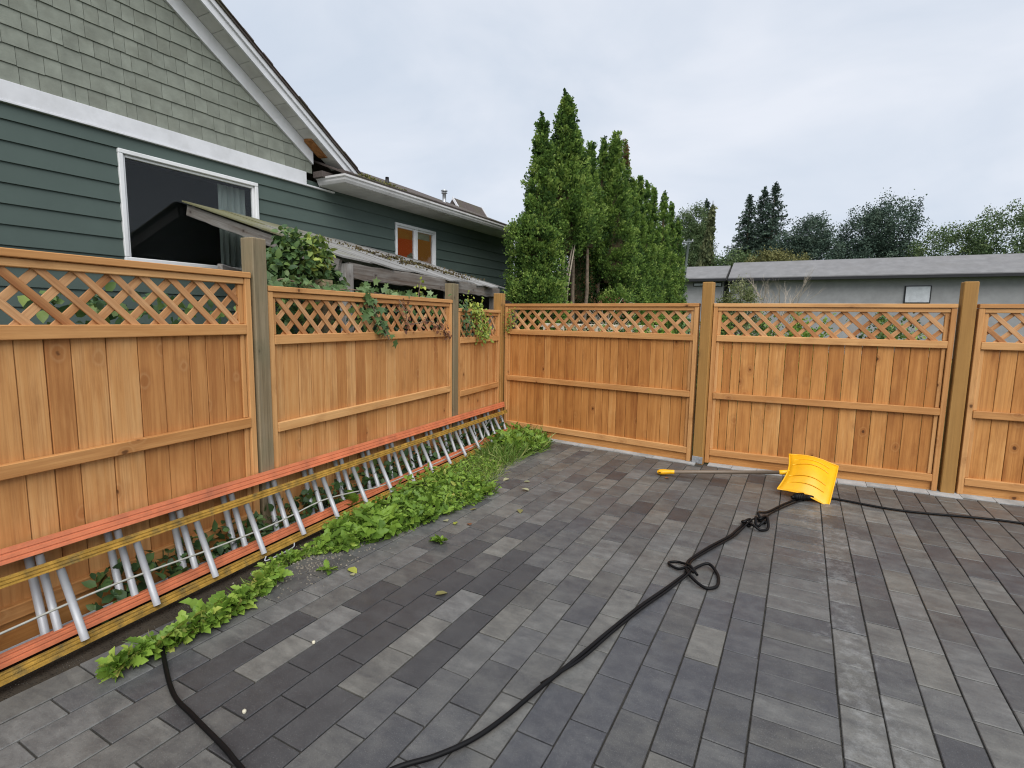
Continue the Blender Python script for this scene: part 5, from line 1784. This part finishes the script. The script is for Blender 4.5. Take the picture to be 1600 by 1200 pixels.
for (x, y, h, lb) in [(-.95, 15.5, 1.75, 'tiny clipped conifer left of the bare shrub'), (-.18, 15.5, 1.85, 'tiny clipped conifer right of the bare shrub'), (1.6, 15, 1.9, 'small clipped conifer far right beyond the gate')]:
    blob_tree('dwarf_conifer', lb, 'shrub', (x, y, 0), [(0, 0, h - .75, .16, .4), (0, 0, h - .35, .09, .3)], CEDARLEAF, .05, 500, int(x * 10) + 90, (.02, .01), h - .3)
# low garden planting seen through the laths of the back fence
for i, (x, y, r, h, mt, lb) in enumerate([(-3.0, 7.6, .30, 1.30, VARIEG, 'pale leafy plant seen through the laths by the corner'), (-2.35, 7.7, .34, 1.42, IVY, 'dark leafy bush seen through the middle of the back lattice'), (-1.75, 7.5, .34, 1.40, WEED, 'bright green bush seen through the back lattice right of centre'), (-1.2, 7.4, .32, 1.45, IVY, 'green bush seen through the back lattice beside the tall post'), (-.45, 7.5, .34, 1.42, IVY, 'dark bush seen through the lattice of the gate'), (.05, 7.4, .34, 1.48, WEED, 'bright bush seen through the lattice at the right of the gate'), (.9, 7.5, .40, 1.5, IVY, 'dark bush behind the far right of the gate')]):
    blob_tree('garden_bush', lb, 'shrub', (x, y, 0), [(0, 0, h - .3, r, .34), (.1, 0, .7, r * 1.1, .5)], mt, .055, 240, 70 + i, (.02, .008), h - .3, 'bushes behind the back fence', T_LEAF)
# cream trellis seen through the laths
trl = thing('cream_trellis', 'cream painted garden rail glimpsed through the back lattice', 'garden rail', (-3.0, 8.4, 0))
for i in range(7):
    wbox('baluster', trl, -3.95 + i * .30, -3.87 + i * .30, 8.38, 8.44, 0, 1.42, CREAM, .006)
for z in (.95, 1.36):
    wbox('rail', trl, -4.05, -1.95, 8.44, 8.47, z, z + .07, CREAM, .006)

# ================================================================== grey houses behind the gate
def grey_house(label, x0, x1, ye, yr, ze, zrg, win=None, gable_r=True):
    h = thing('grey_house', label, 'house', ((x0 + x1) / 2, yr, 0), 0, 'grey houses behind the fence')
    wbox('wall', h, x0 + .15, x1 - .15, ye + .5, 2 * yr - ye - .5, 0, ze - .08, STUCCO)
    V, F = slab([(x0, ye, ze), (x0, yr, zrg), (x0, 2 * yr - ye, ze), (x0, 2 * yr - ye, ze - .12), (x0, ye, ze - .12)], (x1 - x0, 0, 0))
    wmesh('roof', h, V, F, FARROOF)
    wbox('gutter', h, x0 - .02, x1 + .02, ye - .10, ye - .005, ze - .19, ze - .05, BLACKTRIM, .01)
    for (a, b, z0, z1) in (win or []):
        w = put('window', None, h, Vector((a, ye + .5, z0)) - h.location)
        wbox('frame', w, a, b, ye + .44, ye + .499, z0, z1, BLACKTRIM, .01)
        wbox('pane', w, a + .05, b - .05, ye + .42, ye + .438, z0 + .04, z1 - .04, plain('pale_pane', (.5, .52, .54), .2, .5), .004)
    return h


grey_house('low grey stuccoed house with a narrow window strip left of the tall post', -7.8, -3.78, 30.5, 32.3, 3.84, 4.62, [(-5.5, -4.75, 3.42, 3.62), (-4.62, -4.0, 3.40, 3.62)])
grey_house('longer grey stuccoed house behind the bare shrub', -3.62, 19.0, 30.2, 32.2, 3.80, 4.76, [(4.0, 5.0, 2.5, 3.3), (9.0, 10.4, 2.5, 3.3)])
pl = thing('utility_pole', 'thin leaning pale utility pole beside the end of the hedge', 'pole', (-5.72, 28.5, 0))
V, F = tube_data([(0, 0, 0), (.15, 0, 2.8), (.33, 0, 5.65)], [.085, .07, .05], 10)
put('pole', mesh('pole', V, F, POLE, True), pl)
put('crossarm', cbox(.5, .06, .06, POLE, .008), pl, (.32, -.08, 5.5))
for sx in (-.2, .2):
    V, F = tube_data([(0, 0, 0), (0, 0, .05), (0, 0, .09)], [.02, .03, .015], 8)
    put('insulator', mesh('insulator', V, F, ALU, True), pl, (.32 + sx, -.08, 5.53))
# dark branch tip hanging in beside the gable
